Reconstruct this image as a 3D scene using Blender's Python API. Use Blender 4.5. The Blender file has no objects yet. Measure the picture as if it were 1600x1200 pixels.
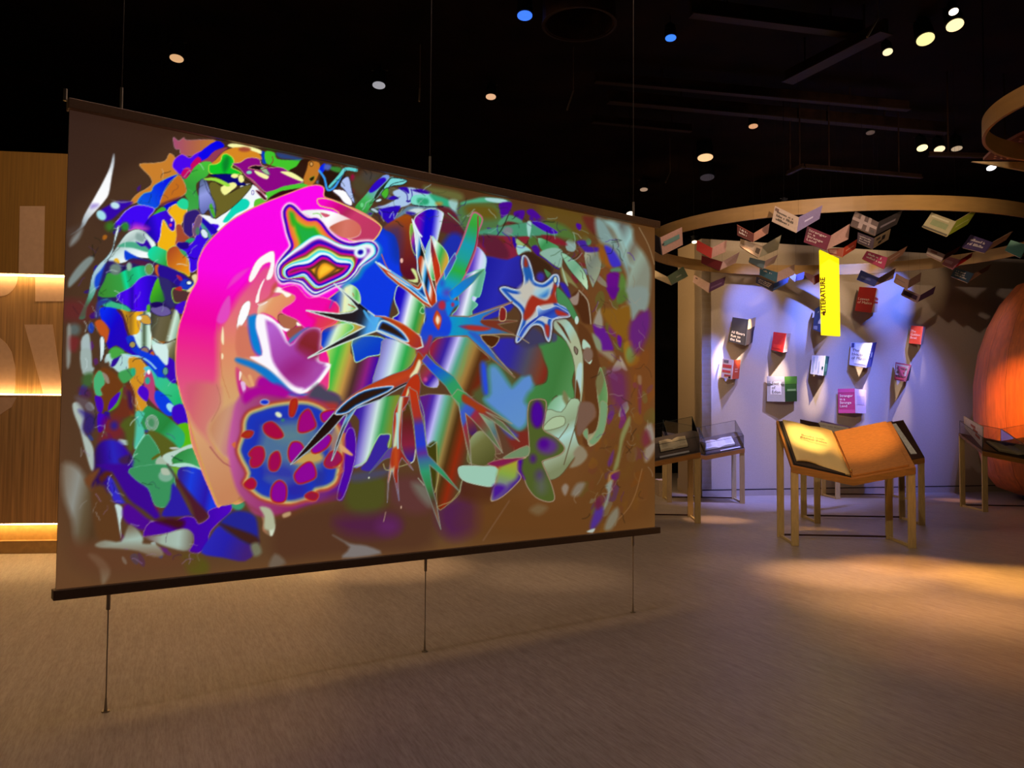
import bpy, math, random
import numpy as np
from mathutils import Vector, Matrix
sc = bpy.context.scene
R = math.radians
# ---------------------------------------------------------------- camera
F = 1300.0
cam_d = bpy.data.cameras.new('camera'); cam_d.sensor_width = 36; cam_d.lens = F / 1600 * 36; cam_d.clip_end = 100
cam = bpy.data.objects.new('camera', cam_d); sc.collection.objects.link(cam)
CM = Matrix.Rotation(R(90 + 2.29), 4, 'X') @ Matrix.Rotation(R(0.39), 4, 'Z')
EYE = Vector((0, 0, 1.5))
cam.matrix_world = Matrix.Translation(EYE) @ CM
sc.camera = cam
# ---------------------------------------------------------------- world, exposure
w = bpy.data.worlds.new('world'); sc.world = w; w.use_nodes = True
w.node_tree.nodes['Background'].inputs[0].default_value = (.9, .75, .6, 1)
w.node_tree.nodes['Background'].inputs[1].default_value = 0.0
vs = sc.view_settings
vs.view_transform = 'Standard'; vs.look = 'None'; vs.exposure = 0; vs.gamma = 1; vs.use_curve_mapping = False
cy = sc.cycles
cy.use_denoising = True; cy.max_bounces = 6; cy.diffuse_bounces = 3; cy.glossy_bounces = 3; cy.transmission_bounces = 6
cy.sample_clamp_indirect = 4; cy.caustics_reflective = False; cy.caustics_refractive = False

def ray(px, py):
    d = CM.to_3x3() @ Vector((px - 800, 600 - py, -F)); return d.normalized()
def on_floor(px, py, z=0.0):
    d = ray(px, py); return EYE + d * ((z - EYE.z) / d.z)
def at_y(px, py, y):
    d = ray(px, py); return EYE + d * (y / d.y)
def at_z(px, py, z):
    return on_floor(px, py, z)
def on_plane(px, py, p, n):
    d = ray(px, py); return EYE + d * ((p - EYE).dot(n) / d.dot(n))

def spot(loc, target, power, col, ang=40, blend=.6, size=.035):
    l = bpy.data.lights.new('spot', 'SPOT'); l.energy = power; l.color = col; l.spot_size = R(ang); l.spot_blend = blend; l.shadow_soft_size = size
    o = bpy.data.objects.new('spot_beam', l); sc.collection.objects.link(o)
    o.location = loc; o.rotation_euler = (Vector(target) - Vector(loc)).to_track_quat('-Z', 'Y').to_euler(); return o
def area(loc, target, power, col, sx, sy):
    l = bpy.data.lights.new('area', 'AREA'); l.shape = 'RECTANGLE'; l.size = sx; l.size_y = sy; l.energy = power; l.color = col
    o = bpy.data.objects.new('ceiling_wash', l); sc.collection.objects.link(o)
    o.location = loc; o.rotation_euler = (Vector(target) - Vector(loc)).to_track_quat('-Z', 'Y').to_euler(); return o

WARM = (1, .68, .40); AMBER = (1, .46, .12); BLUE = (.08, .17, 1); ORANGE = (1, .26, .04); SOFT = (1, .78, .62); COOL = (.86, .82, 1)
# overhead room light
SA, SB = on_floor(165, 1112), on_floor(989, 957)
SD = (SB - SA); SD.z = 0; SD.normalize(); SN = Vector((SD.y, -SD.x, 0))
if SN.y > 0: SN = -SN
RZS = math.atan2(SD.y, SD.x)
def strip(c, z, power, col, sx, sy):
    o = area((c.x, c.y, z), (c.x, c.y, 0), power, col, sx, sy); o.rotation_euler = (0, 0, RZS); return o
mid = (SA + SB) / 2
strip(mid + SN * .05, 6.1, 60, (1, .74, .70), 5.0, .8)           # row of lamps right over the hanging screen
strip(mid + SN * 2.4 + SD * .8, 6.1, 20, (1, .70, .62), 5.0, 1.5)
strip(mid - SN * 2.6, 6.1, 64, (1, .64, .34), 4.5, 1.6)
area((4.2, 6.0, 4.9), (4.2, 6.0, 0), 14, (1, .62, .36), 3, 4)  # from here on, unseen soft areas added for the dim ambient light
area((3.6, 11.5, 4.9), (3.6, 11.5, 0), 20, (1, .72, .6), 4, 2)
area((-3.5, 5.2, 4.8), (-4.4, 9, 1.0), 52, (1, .70, .36), 3, 2)
area((1.5, 14.5, 4.6), (3.4, 17.0, 1.8), 95, (1, .66, .36), 2, 1)
# pools on the floor
for px, py, pw, c, a in ((1620, 910, 3000, (1, .5, .1), 22), (1480, 955, 600, (1, .56, .24), 26), (1320, 897, 1900, (1, .56, .28), 20), (1560, 1000, 450, AMBER, 30), (1430, 885, 1800, AMBER, 18), (1180, 880, 150, WARM, 20), (1120, 812, 1300, (1, .56, .34), 13), (1035, 806, 500, (1, .6, .34), 10), (1450, 925, 1300, (1, .50, .2), 34), (600, 885, 900, (1, .62, .3), 22), (40, 885, 550, (1, .6, .26), 24), (1500, 782, 900, (1, .45, .25), 10),
                         (1570, 782, 1600, (1, .36, .07), 11), (1380, 770, 300, (1, .5, .4), 10), (860, 900, 260, WARM, 20)):
    p = on_floor(px, py); spot((p.x + .4, p.y - (.5 if py > 790 else 2.4), 5.6), p, pw, c, a, 1)
# exhibition wall: alternating blue and white spots
WA, WB = on_floor(1097, 776), on_floor(1560, 767.5)
WDIR = (WB - WA).normalized(); WN = Vector((WDIR.y, -WDIR.x, 0))
if WN.y > 0: WN = -WN
def wall_pt(px, py, off=0.0):
    return on_plane(px, py, WA + WN * off, WN)
for px, py, sx, pw, c, a in ((1108, 580, .4, 2600, BLUE, 15), (1175, 490, -.8, 1500, BLUE, 24), (1262, 490, .9, 2300, BLUE, 20), (1330, 590, -.6, 1600, BLUE, 24), (1390, 470, .6, 1700, BLUE, 24), (1410, 640, .3, 1400, BLUE, 34),
                             (1235, 720, 0, 1300, (.30, .32, 1), 50), (1130, 720, 0, 700, (.35, .35, 1), 40), (1420, 700, 0, 420, (.4, .34, 1), 46),
                             (1138, 555, 1.6, 6000, SOFT, 9), (1214, 588, .4, 2600, SOFT, 8), (1272, 612, .3, 1800, SOFT, 9), (1340, 607, .3, 3400, SOFT, 8), (1428, 560, -1.0, 450, SOFT, 9), (1405, 645, .4, 900, SOFT, 10),
                             (1325, 680, .1, 650, SOFT, 14), (1225, 660, 0, 330, SOFT, 16), (1120, 640, 0, 200, SOFT, 18), (1340, 425, .5, 190, WARM, 44), (1180, 420, .4, 160, WARM, 44), (1290, 480, .4, 260, SOFT, 26), (1440, 440, .4, 60, WARM, 30)):
    t = wall_pt(px, py); spot(t + WN * (1.6 if px > 1335 and a < 11 else 2.6) + WDIR * sx + Vector((0, 0, 5.75 - t.z)), t, pw, c, a, .9)
# the tables
t = on_floor(1300, 850); spot((t.x + .3, t.y - 1.6, 4.9), (t.x - .22, t.y + .35, 1.15), 1500, (1, .68, .24), 10, .9)
spot((t.x + 1.2, t.y - 1.2, 4.9), (t.x + .45, t.y + .4, 1.15), 760, (1, .5, .12), 16, .8)
t = on_floor(1040, 815); spot((t.x, t.y - 1.5, 5.5), (t.x, t.y + .4, 1.1), 70, SOFT, 20, .8)
t = on_floor(1130, 790); spot((t.x, t.y - 1.5, 5.5), (t.x, t.y + .4, 1.1), 70, SOFT, 16, .8)
t = on_floor(1570, 805); spot((t.x - .4, t.y - 1.5, 5.5), (t.x, t.y + .4, 1.1), 60, WARM, 20, .8)
spot((1.2, 4.5, 4.9), (4.0, 10.6, .6), 330, (1, .74, .5), 26, 1)  # soft fill added from the camera side to lift the table legs
# flying books and hoop
spot((3.2, 6.5, 4.2), (5.3, 13.2, 4.2), 750, (1, .74, .6), 50, .9)
spot((5.0, 9.0, 2.6), (5.75, 11.2, 4.42), 60, (1, .7, .3), 30, 1)  # unseen spot added to brighten the hoop from below
# orange wash on the drum
spot((5.9, 12.8, 3.2), (8.75, 14.6, 1.95), 1250, (1, .38, .07), 28, .9)
t = on_floor(1200, 785); spot((t.x, t.y - 1, 5.6), t, 2000, (.2, .24, 1), 40, 1)
# ---------------------------------------------------------------- the picture on the screen
# painted as flat colour: filled outlines with gradients and contour bands
AX0, AY0, AW, AH = 80, 150, 956, 800
_yy, _xx = np.mgrid[0:AH, 0:AW].astype(np.float32)
_xx += AX0; _yy += AY0
K = 0.1875
TL = {'A1': (90, 150), 'A2': (290, 200), 'A3': (490, 220), 'A4': (740, 270), 'B1': (90, 350), 'B2': (290, 400),
      'B3': (490, 420), 'B4': (740, 450), 'C1': (80, 540), 'C2': (290, 600), 'C3': (490, 620), 'C4': (740, 630),
      'D1': (80, 725), 'D2': (370, 740)}

def hx(s):
    return np.array([int(s[i:i + 2], 16) for i in (0, 2, 4)], np.float32) / 255

def tp(tile, s):
    p = np.array([[float(v) for v in q.split(',')] for q in s.split()], np.float32)
    if tile in TL:
        p = p * K + np.array(TL[tile], np.float32)
    return p

def crom(p, closed=True, n=3):
    m = len(p); out = []
    for i in range(m if closed else m - 1):
        if closed:
            a, b, c, d = p[i - 1], p[i], p[(i + 1) % m], p[(i + 2) % m]
        else:
            a, b, c, d = p[max(i - 1, 0)], p[i], p[i + 1], p[min(i + 2, m - 1)]
        for k in range(n):
            t = k / n
            out.append(.5 * ((2 * b) + (c - a) * t + (2 * a - 5 * b + 4 * c - d) * t * t + (3 * b - a - 3 * c + d) * t ** 3))
    if not closed: out.append(p[-1])
    return np.array(out, np.float32)

def stops(t, st):
    ts = [a for a, _ in st]; cs = np.array([hx(c) for _, c in st])
    return np.stack([np.interp(t, ts, cs[:, k]) for k in range(3)], -1).astype(np.float32)

def sdist(p, X, Y, closed=True):
    d = np.full(X.shape, 1e9, np.float32); ins = np.zeros(X.shape, bool)
    m = len(p)
    for i in range(m if closed else m - 1):
        ax, ay = p[i]; bx, by = p[(i + 1) % m]
        ex, ey = bx - ax, by - ay
        L = ex * ex + ey * ey
        if L < 1e-9: continue
        wx, wy = X - ax, Y - ay
        t = np.clip((wx * ex + wy * ey) / L, 0, 1)
        q = (wx - ex * t) ** 2 + (wy - ey * t) ** 2
        np.minimum(d, q, out=d)
        if closed and ay != by:
            c = ((ay > Y) != (by > Y)) & (X < ex * (Y - ay) / (by - ay) + ax)
            ins ^= c
    d = np.sqrt(d)
    return np.where(ins, d, -d) if closed else -d

CAN = np.zeros((AH, AW, 3), np.float32)

def _box(p, pad):
    x0 = int(max(0, np.floor(p[:, 0].min() - pad - AX0))); x1 = int(min(AW, np.ceil(p[:, 0].max() + pad - AX0)))
    y0 = int(max(0, np.floor(p[:, 1].min() - pad - AY0))); y1 = int(min(AH, np.ceil(p[:, 1].max() + pad - AY0)))
    return slice(y0, y1), slice(x0, x1)

def S(tile, s, fill=None, g=None, ramp=None, edge=None, soft=0.6, a=1.0, sm=True, glow=None, off=0.0):
    """one shape. fill colour, or g=(axis 'x,y x,y', stops), ramp = colours by distance from the outline,
    edge = (colour, width) line on the outline, glow = (colour, reach) outside it"""
    p = tp(tile, s)
    if sm: p = crom(p)
    pad = 3 + soft * 2 + (glow[1] if glow else 0) + (3 if edge else 0)
    b = _box(p, pad)
    X, Y = _xx[b], _yy[b]
    if X.size == 0: return
    d = sdist(p, X, Y) + off
    C = CAN[b]
    if glow:
        w = np.clip(1 + d / glow[1], 0, 1)[..., None] ** 1.5 * a
        C += (hx(glow[0]) - C) * w
    w = (np.clip(d / soft * .5 + .5, 0, 1) * a)[..., None]
    if ramp is not None:
        col = stops(d, ramp)
    elif g is not None:
        ax = tp(tile, g[0]); e = ax[1] - ax[0]
        t = ((X - ax[0, 0]) * e[0] + (Y - ax[0, 1]) * e[1]) / (e @ e)
        col = stops(t, g[1])
    elif fill is not None:
        col = hx(fill)
    if ramp is not None or g is not None or fill is not None:
        C += (col - C) * w
    if edge:
        w = np.clip(edge[1] * .5 + .5 - np.abs(d), 0, 1)[..., None] * (a if len(edge) < 3 else edge[2])
        C += (hx(edge[0]) - C) * w

def LN(tile, s, col, wd, a=1.0, taper=False):
    """a painted line"""
    p = crom(tp(tile, s), False)
    b = _box(p, wd + 2); X, Y = _xx[b], _yy[b]
    if X.size == 0: return
    d = sdist(p, X, Y, False); C = CAN[b]
    w = np.clip(wd * .5 + .5 + d, 0, 1)[..., None] * a
    C += (hx(col) - C) * w

def O(tile, cx, cy, rx, ry, fill=None, rot=0, **k):
    th = np.linspace(0, 2 * np.pi, 13)[:-1]; c, s_ = np.cos(rot), np.sin(rot)
    S(tile, ' '.join(f'{cx + rx * np.cos(t) * c - ry * np.sin(t) * s_:.1f},{cy + rx * np.cos(t) * s_ + ry * np.sin(t) * c:.1f}' for t in th), fill, **k)

def RB(tile, so, si, st, soft=.8):
    """contour bands that run between an outer and an inner outline"""
    po, pi_ = crom(tp(tile, so)), crom(tp(tile, si)); b = _box(po, 3); X, Y = _xx[b], _yy[b]
    do, di = sdist(po, X, Y), sdist(pi_, X, Y); C = CAN[b]
    t = np.clip(do, 0, None) / (np.clip(do, 0, None) + np.clip(-di, 0, None) + .01)
    w = (np.clip(do / soft * .5 + .5, 0, 1))[..., None]
    C += (stops(t, st) - C) * w

def SH(region, n, pal, seed, cen=(600, 560), el=2.6, size=(6, 20), a=(.5, 1), soft=.8):
    """small shards that swirl round the middle, inside a region outline"""
    rg = crom(tp('', region)); rs = random.Random(seed)
    x0, y0 = rg.min(0); x1, y1 = rg.max(0); k = 0; tries = 0
    while k < n and tries < n * 30:
        tries += 1
        x, y = rs.uniform(x0, x1), rs.uniform(y0, y1)
        if sdist(rg, np.array([x], np.float32), np.array([y], np.float32))[0] < 1: continue
        th = math.atan2(y - cen[1], x - cen[0]) + math.pi / 2 + rs.gauss(0, .35)
        L = rs.uniform(*size); W = L / rs.uniform(1.2, el); m = rs.randint(5, 8); q = []
        for i in range(m):
            u = 2 * math.pi * i / m; r = rs.uniform(.55, 1.15)
            ex, ey = L * r * math.cos(u), W * r * math.sin(u)
            q.append(f'{x + ex * math.cos(th) - ey * math.sin(th):.1f},{y + ex * math.sin(th) + ey * math.cos(th):.1f}')
        S('', ' '.join(q), rs.choice(pal), soft=soft, a=rs.uniform(*a)); k += 1

def CR(region, n, cols, seed, cen=(600, 560), L=(8, 26), wd=(.6, 1.6), a=(.4, .9)):
    """thin creases that follow the swirl"""
    rg = crom(tp('', region)); rs = random.Random(seed); x0, y0 = rg.min(0); x1, y1 = rg.max(0); k = 0
    for _ in range(n * 20):
        if k >= n: break
        x, y = rs.uniform(x0, x1), rs.uniform(y0, y1)
        if sdist(rg, np.array([x], np.float32), np.array([y], np.float32))[0] < 1: continue
        th = math.atan2(y - cen[1], x - cen[0]) + math.pi / 2 + rs.gauss(0, .5); p = [(x, y)]
        for i in range(4):
            th += rs.gauss(0, .45); s_ = rs.uniform(*L) / 4; x += s_ * math.cos(th); y += s_ * math.sin(th); p.append((x, y))
        LN('', ' '.join(f'{u:.1f},{v:.1f}' for u, v in p), rs.choice(cols), rs.uniform(*wd), a=rs.uniform(*a)); k += 1

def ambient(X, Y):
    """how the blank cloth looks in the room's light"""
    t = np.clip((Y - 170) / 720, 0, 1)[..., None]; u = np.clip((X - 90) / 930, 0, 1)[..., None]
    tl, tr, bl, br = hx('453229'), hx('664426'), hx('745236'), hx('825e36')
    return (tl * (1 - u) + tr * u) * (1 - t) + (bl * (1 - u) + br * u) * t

def paint():
    CAN[:] = ambient(_xx, _yy)  # room light on the blank cloth, painted into the glowing picture
    # --- the soft middle ground
    S('', '110,350 150,300 230,250 300,215 500,270 700,320 1000,360 1018,600 1015,815 700,850 400,880 150,900 100,800 108,560', '604834', soft=14, a=.5)
    S('', '900,400 1000,380 1015,600 1010,820 800,840 700,800 880,700', '84562c', soft=20, a=.6)
    SH('115,420 170,330 280,250 330,290 290,420 275,600 320,760 380,860 180,870 130,700', 150,
       ['4a18c0', '3018b0', '2a50c8', '3ca868', '58a840', 'b8d0d0', 'c07828', '8a3040', '5a4028', '6a28a0'], 5, size=(5, 15), a=(.5, .95))
    SH('330,290 520,280 700,310 900,350 960,400 900,450 860,400 600,350 480,300', 90,
       ['58a080', '7a7040', '5018b0', 'a0c8c8', '803038', '60803c', '504030', '8098c8'], 8, cen=(600, 700), size=(5, 14), a=(.4, .9))
    SH('880,380 980,400 1016,520 1012,760 960,830 900,790 930,650 920,500', 110,
       ['7c2c84', '8a5424', '8c6028', '6a6a34', '98a090', '7a4a34', '5c3a9a', '9a6a2c', '805030', '6a8050'], 11, size=(6, 17), a=(.35, .8))
    # --- A1 top left
    S('A1', '290,1030 420,940 520,960 560,1050 480,1110 400,1130 330,1090', '584030', soft=5)
    S('A1', '455,485 460,560 438,680 415,820 380,880 330,940 250,1030 205,1100 100,1165 180,1100 215,1000 300,850 370,720 425,600', g=('455,485 150,1130', [(0, 'b0b8c0'), (.25, 'f8fafc'), (.6, 'ffffff'), (1, '90a0a8')]), soft=1)
    S('A1', '275,910 330,905 320,930 270,945', '9a80d8', soft=3, a=.7)
    S('A1', '945,350 985,378 1010,368 1035,352 1060,372 1250,366 1300,385 1280,420 1200,455 1100,500 1010,490 1000,450 960,440', g=('945,400 1280,420', [(0, 'b05a80'), (.5, 'b87058'), (1, 'c88838')]), edge=('b08890', .8))
    S('A1', '670,572 780,566 880,545 915,485 960,520 940,590 985,660 930,670 850,720 780,790 700,820 660,880 590,905 640,830 745,765 772,720 750,670 700,620', 'd08c3a', edge=('d0a878', .8))
    S('A1', '940,590 960,530 1020,490 1080,520 1120,490 1180,465 1165,540 1100,610 1060,600 1010,660 970,630', '5a0cee', edge=('c878b0', 1))
    S('A1', '1165,475 1300,378 1370,420 1290,460 1230,520 1180,550 1160,530', '1c10ec')
    S('A1', '1010,660 1050,600 1095,612 1090,575 1150,510 1178,550 1120,600 1090,650 1055,695', 'cc1470')
    S('A1', '1175,552 1230,520 1290,460 1400,430 1330,490 1260,565', 'a04a64')
    S('A2', '330,150 370,132 480,148 600,185 608,218 520,190 470,165 400,172', 'fafab4')
    S('A2', '185,305 230,270 290,205 350,175 420,162 520,188 590,215 610,265 540,250 480,275 420,300 380,290 350,240 300,220 260,290 220,312', 'dc9430')
    O('A2', 470, 180, 50, 20, 'b05a40', soft=2)
    S('A1', '1050,697 1120,600 1190,553 1265,560 1240,650 1200,690 1140,730 1140,800 1170,880 1150,950 1090,992 1060,940 1070,880 1040,820 1060,780 1020,700 990,668', g=('1200,560 1080,980', [(0, '58c848'), (.5, '44a848'), (1, '50b058')]))
    S('A2', '178,312 230,305 270,280 285,230 320,218 370,250 382,300 360,330 420,360 440,388 300,388 185,382', '22cc34', edge=('c8e858', 1.2))
    S('A2', '285,300 318,240 345,255 335,330 300,372', '189038', soft=3)
    S('A1', '985,658 900,688 790,750 765,800 700,820 650,890 700,920 790,945 840,900 870,800 920,720', g=('650,900 960,680', [(0, '0a70e8'), (.4, '0a50e8'), (1, '1414e8')]), edge=('70b0a0', 1))
    S('A1', '985,668 1030,710 1055,790 1030,830 960,870 850,920 845,870 890,780', 'cc7c2c', edge=('c8a080', 1))
    S('A1', '850,930 900,895 985,878 1000,850 850,905', '502050', soft=3)
    S('A1', '860,940 900,900 980,880 965,915 890,962', '180cd0')
    S('A1', '765,1015 850,930 892,960 830,1000', '50b838')
    S('A1', '500,1030 560,960 640,918 720,920 795,950 740,1030 850,1050 870,1040 840,1200 760,1200 720,1140 640,1110 580,1120 560,1060 480,1110 450,1090', '5008f4', edge=('c0b0f0', 1))
    S('A1', '745,1022 880,958 920,970 962,1030 962,1110 930,1125 880,1040 850,1060 840,1230 700,1140', g=('750,1100 950,1050', [(0, '3008b8'), (.4, '4810f0'), (1, '4808c8')]))
    S('A1', '590,1120 640,1075 740,1110 660,1135', 'e060c8', soft=6)
    S('A1', '900,960 970,903 1010,940 1060,948 1050,1010 1000,1100 980,1200 960,1270 900,1300 820,1250 840,1180 855,1060 870,1040 905,1100 940,1130 962,1110 960,1040', 'f4bc20', edge=('fcf4d0', .7))
    O('A1', 925, 1080, 12, 14, 'e84878'); O('A1', 935, 1035, 10, 14, 'f0e0ff')
    S('A1', '975,900 1020,858 1062,870 1072,905 1060,948 1010,942', '34dca4')
    S('A1', '1030,1060 1050,980 1140,950 1180,1010 1140,1080 1110,1170 1040,1170', '402c80', soft=1.5, edge=('a07890', .8))
    S('A1', '340,970 430,910 500,880 600,885 606,905 520,965 440,1035 380,1045', '4418b4', soft=2)
    O('A1', 468, 918, 38, 28, 'c8e8f0', rot=.3, soft=1.5); O('A1', 355, 1000, 34, 46, 'b0e4ec', rot=-.7, soft=1.5)
    O('A1', 430, 1092, 40, 40, '4c8030', soft=4); O('A1', 552, 1092, 34, 36, '3c9040', soft=3)
    S('A1', '430,870 520,885 610,880 520,898', 'a8a8a8', a=.6)
    # pale shapes inside the top
    S('A1', '1160,1000 1250,1025 1320,1010 1420,930 1540,820 1600,770 1600,935 1480,1000 1400,1060 1320,1130 1240,1100', 'fbfdfd')
    S('A2', '440,480 545,478 610,540 665,580 560,655 480,700 380,750 290,800 220,850 150,760 95,725 150,730 250,745 330,700 400,610', 'f6fbfd')
    S('A2', '345,700 400,612 470,590 512,620 492,672 400,720 330,785 290,780', '22dcc0')
    S('A2', '560,600 640,580 670,590 600,650 550,660', '70c840')
    S('A1', '1240,740 1290,718 1330,745 1360,760 1390,820 1500,765 1600,742 1530,840 1430,935 1350,992 1280,1024 1250,900', '7a7234', edge=('181818', .8))
    S('A1', '1250,660 1440,655 1490,700 1550,742 1470,748 1400,740 1330,690', '180882', edge=('101020', .8))
    S('A1', '1340,765 1440,722 1472,750 1430,790 1370,828', 'f8f8a4')
    O('A1', 1455, 668, 30, 18, 'f8f8a0'); O('A1', 1510, 690, 26, 34, 'f8f8a8')
    S('A1', '1165,720 1210,700 1240,760 1262,840 1292,900 1295,1000 1262,1014 1240,950 1190,992 1160,920', g=('1160,700 1280,1000', [(0, '607090'), (.4, 'a0a8e8'), (1, '6068a8')]), edge=('303858', .8))
    LN('A1', '1200,695 1230,790 1270,850 1300,930 1295,990', '384060', 1)
    S('A1', '1245,930 1265,900 1295,1000 1280,1012', '58b838')
    S('A1', '1200,692 1300,686 1412,738 1392,758 1290,712 1220,705', 'a8e450')
    # mask with the magenta face
    S('A2', '610,200 640,208 652,292 618,290', '1448c0'); S('A2', '640,198 715,205 740,258 850,268 948,262 920,312 840,358 760,330 690,312 645,285', '54cc3a')
    S('A2', '740,205 940,250 930,270 850,262 760,250', '3858a0', soft=2, a=.8)
    S('A2', '945,262 1025,270 982,340 992,400 945,425 838,362 900,320', '40281c')
    S('A2', '368,300 430,290 500,250 590,258 612,310 680,330 780,330 870,388 962,440 900,470 800,490 720,520 650,537 600,500 530,430 480,400 430,342', '981a90', edge=('e8d8a0', .6))
    S('A2', '550,358 600,370 668,402 650,428 580,395', 'f8f8b0'); S('A2', '770,364 860,370 955,430 945,446 880,422 800,386', 'fafab0')
    S('A2', '500,335 560,312 650,330 600,355 540,345', '281420', edge=('e8a890', 1)); S('A2', '600,340 640,330 680,390 640,380', 'a8c8a0', edge=('306040', .6))
    O('A2', 508, 372, 22, 14, '90e0c8')
    LN('A2', '700,240 705,280 660,330 600,350', '902838', 1.2); LN('A2', '480,400 530,440 640,560', 'e05898', 1.2)
    S('A2', '1010,275 1090,288 1092,360 1062,440 1020,485 970,472 960,420 985,350 995,310', 'c88434', edge=('805028', .8))
    O('A2', 1025, 300, 14, 18, 'e0a860', edge=('302010', 1)); S('A2', '1010,420 1050,400 1045,430 1020,445', '302818', edge=('90a030', .8))
    S('A2', '648,542 720,520 800,486 955,464 995,492 850,512 760,542 680,592', '5cd040'); S('A2', '668,592 760,532 850,514 985,492 960,512 800,565', '441424')
    S('A2', '560,525 600,530 655,590 630,600', '601830', edge=('f0d0d0', .8))
    O('A2', 538, 540, 10, 18, 'ffffff', edge=('3010a0', .8))
    LN('A2', '430,385 460,400 470,430 540,470', '181010', .9)
    # dark notch and blue vines
    S('A2', '1100,400 1150,300 1290,360 1300,460 1200,530 1290,600 1200,595 1135,560 1130,500 1085,472', '382418', soft=1.5)
    S('A2', '1180,320 1270,330 1260,370 1190,350', '489040', soft=1.5); S('A2', '1090,340 1130,295 1150,320 1110,380', '1034ee')
    S('A2', '1140,300 1190,310 1170,350 1130,340', '6070c0', soft=2)
    LN('A2', '1090,355 1135,420 1160,515 1225,485 1300,345', '48a4f0', 3.2); LN('A2', '1180,490 1260,400 1310,340 1400,350', '70d8d8', 5); LN('A2', '1180,500 1260,420 1320,350', '203040', .8)
    S('A2', '1200,518 1290,518 1352,570 1362,645 1300,622 1258,570', 'ffffff', edge=('503060', .8))
    S('A2', '1285,430 1335,408 1362,520 1385,625 1350,585 1300,512 1268,480', 'bccaf4', edge=('384068', .8))
    O('A2', 1370, 412, 18, 28, 'a02048', soft=2)
    S('A3', '330,300 480,280 520,290 440,380 400,440 350,440 300,380', '5c5038', soft=4); S('A3', '400,250 540,280 440,350 380,300', '585048', soft=5)
    S('A3', '325,545 400,460 460,390 555,288 612,295 560,380 500,470 445,560 405,602 345,575', g=('340,580 570,290', [(0, '3ca040'), (.35, '58c070'), (.5, '70b8a8'), (1, '88a8e8')]))
    S('A3', '440,410 500,335 560,302 582,330 520,392 460,432', '3c10c8', soft=1); O('A3', 380, 535, 14, 20, '78d890')
    S('A3', '480,470 520,400 590,330 620,300 640,310 560,400 500,480', '304030', edge=('a0d0d0', .7))
    S('A3', '600,335 640,305 755,325 722,362 640,372 560,402', '88dcdc', edge=('101418', 1)); LN('A3', '610,380 640,355 740,330', '101010', 1)
    S('A3', '540,440 590,388 606,430 575,482', '58bc38', edge=('203018', .8))
    S('A3', '610,400 670,390 660,430 610,450', '6c6444', soft=2)
    # the pale blue and violet fan along the top
    S('A3', '640,420 760,385 860,400 960,425 950,475 870,470 765,535 690,560 620,605 540,560 480,560 580,530 660,480', 'b4cdea', soft=1.2)
    S('A3', '680,390 760,385 775,440 730,410', '3c18b0'); S('A3', '800,405 900,400 958,425 930,440 840,425', '4418a8', soft=1)
    S('A3', '600,480 650,455 690,480 640,490', '3c18b8'); S('A3', '490,590 560,560 702,540 662,622 655,680 600,690 520,602', '3a16c4', soft=.8)
    LN('A3', '610,640 640,590 650,650 680,600', 'b0b8f0', 1); LN('A3', '700,400 755,440 765,510 800,460 790,400', '3818a0', 1.4); LN('A3', '755,500 800,500', '3818a0', 2.4)
    S('A3', '480,560 520,590 500,600 450,570', 'b8d0d8', edge=('202830', .7)); O('A3', 520, 495, 26, 12, 'd8f0f0', rot=-.3, edge=('202830', .7))
    S('A3', '795,465 860,445 965,460 1015,560 900,545 800,525', '88e0cc', soft=1); S('A3', '845,478 930,480 932,525 858,530', '3cac80', soft=2)
    S('A3', '945,435 1100,480 1132,545 1060,540 990,500', '40b088', soft=2); O('A3', 1025, 520, 28, 14, 'c09848', soft=3)
    S('A3', '1108,490 1182,480 1172,602 1120,555', 'a4ccc8', soft=2)
    S('A3', '660,640 740,560 800,540 1000,548 1080,548 1180,600 1240,700 1150,660 1060,600 940,570 850,570 760,590 680,660', '7090a8', soft=2)
    S('A3', '740,600 820,560 900,568 830,610', 'd0e0e0', soft=1.5); S('A3', '760,585 830,600 800,620 750,605', '4030a0', soft=1.5)
    S('A3', '1000,545 1100,555 1180,620 1200,700 1110,640 1060,600', '703038', soft=2)
    LN('A3', '800,530 900,545 1060,545', '18182c', 1.4); LN('A3', '1100,600 1190,680 1250,760', '88c098', 1.2)
    S('A3', '900,372 1180,420 1232,470 1200,500 1110,480 960,430', '747444', soft=4)
    S('A3', '1180,560 1240,510 1480,515 1545,580 1565,660 1490,745 1350,792 1240,742 1190,640', '5c8050', soft=4)
    S('A3', '1240,560 1300,525 1470,540 1530,610 1480,650 1300,640', '746424', soft=6)
    S('A3', '1210,510 1300,485 1410,465 1600,490 1620,520 1500,510 1300,515 1220,530', '5cb088', soft=2); S('A3', '1420,470 1560,480 1600,505 1520,512 1430,495', 'b0d8d8', soft=1)
    S('A3', '1050,640 1180,690 1240,760 1190,800 1060,760 1030,740', '6a2c40', soft=3)
    # --- top right
    S('A4', '560,240 800,290 960,360 1000,500 860,560 700,500 560,400', '705828', soft=8); S('A4', '560,400 740,430 860,550 740,545 640,500', '5c7c40', soft=4)
    S('A4', '900,360 1010,380 1020,500 960,480', '70382c', soft=3)
    for q in ('200,250 300,240 290,310 225,385 205,310', '325,320 412,310 388,395 330,362', '430,310 480,298 545,360 505,378 440,342', '850,415 890,430 880,475 850,450', '95,455 150,470 130,510'):
        S('A4', q, '581a9c', soft=1.2)
    S('A4', '190,410 270,345 380,385 385,420 270,400 210,440', '60a078', soft=1.5)
    S('A4', '20,485 300,430 460,408 560,440 690,512 600,515 450,525 300,525 100,528', '569c7c', soft=1.5); S('A4', '430,410 470,410 455,525 440,525', 'a8d4cc', soft=1)
    S('A4', '468,408 550,408 692,490 630,504 540,462', '4c14b4', edge=('8078b0', .6))
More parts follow.
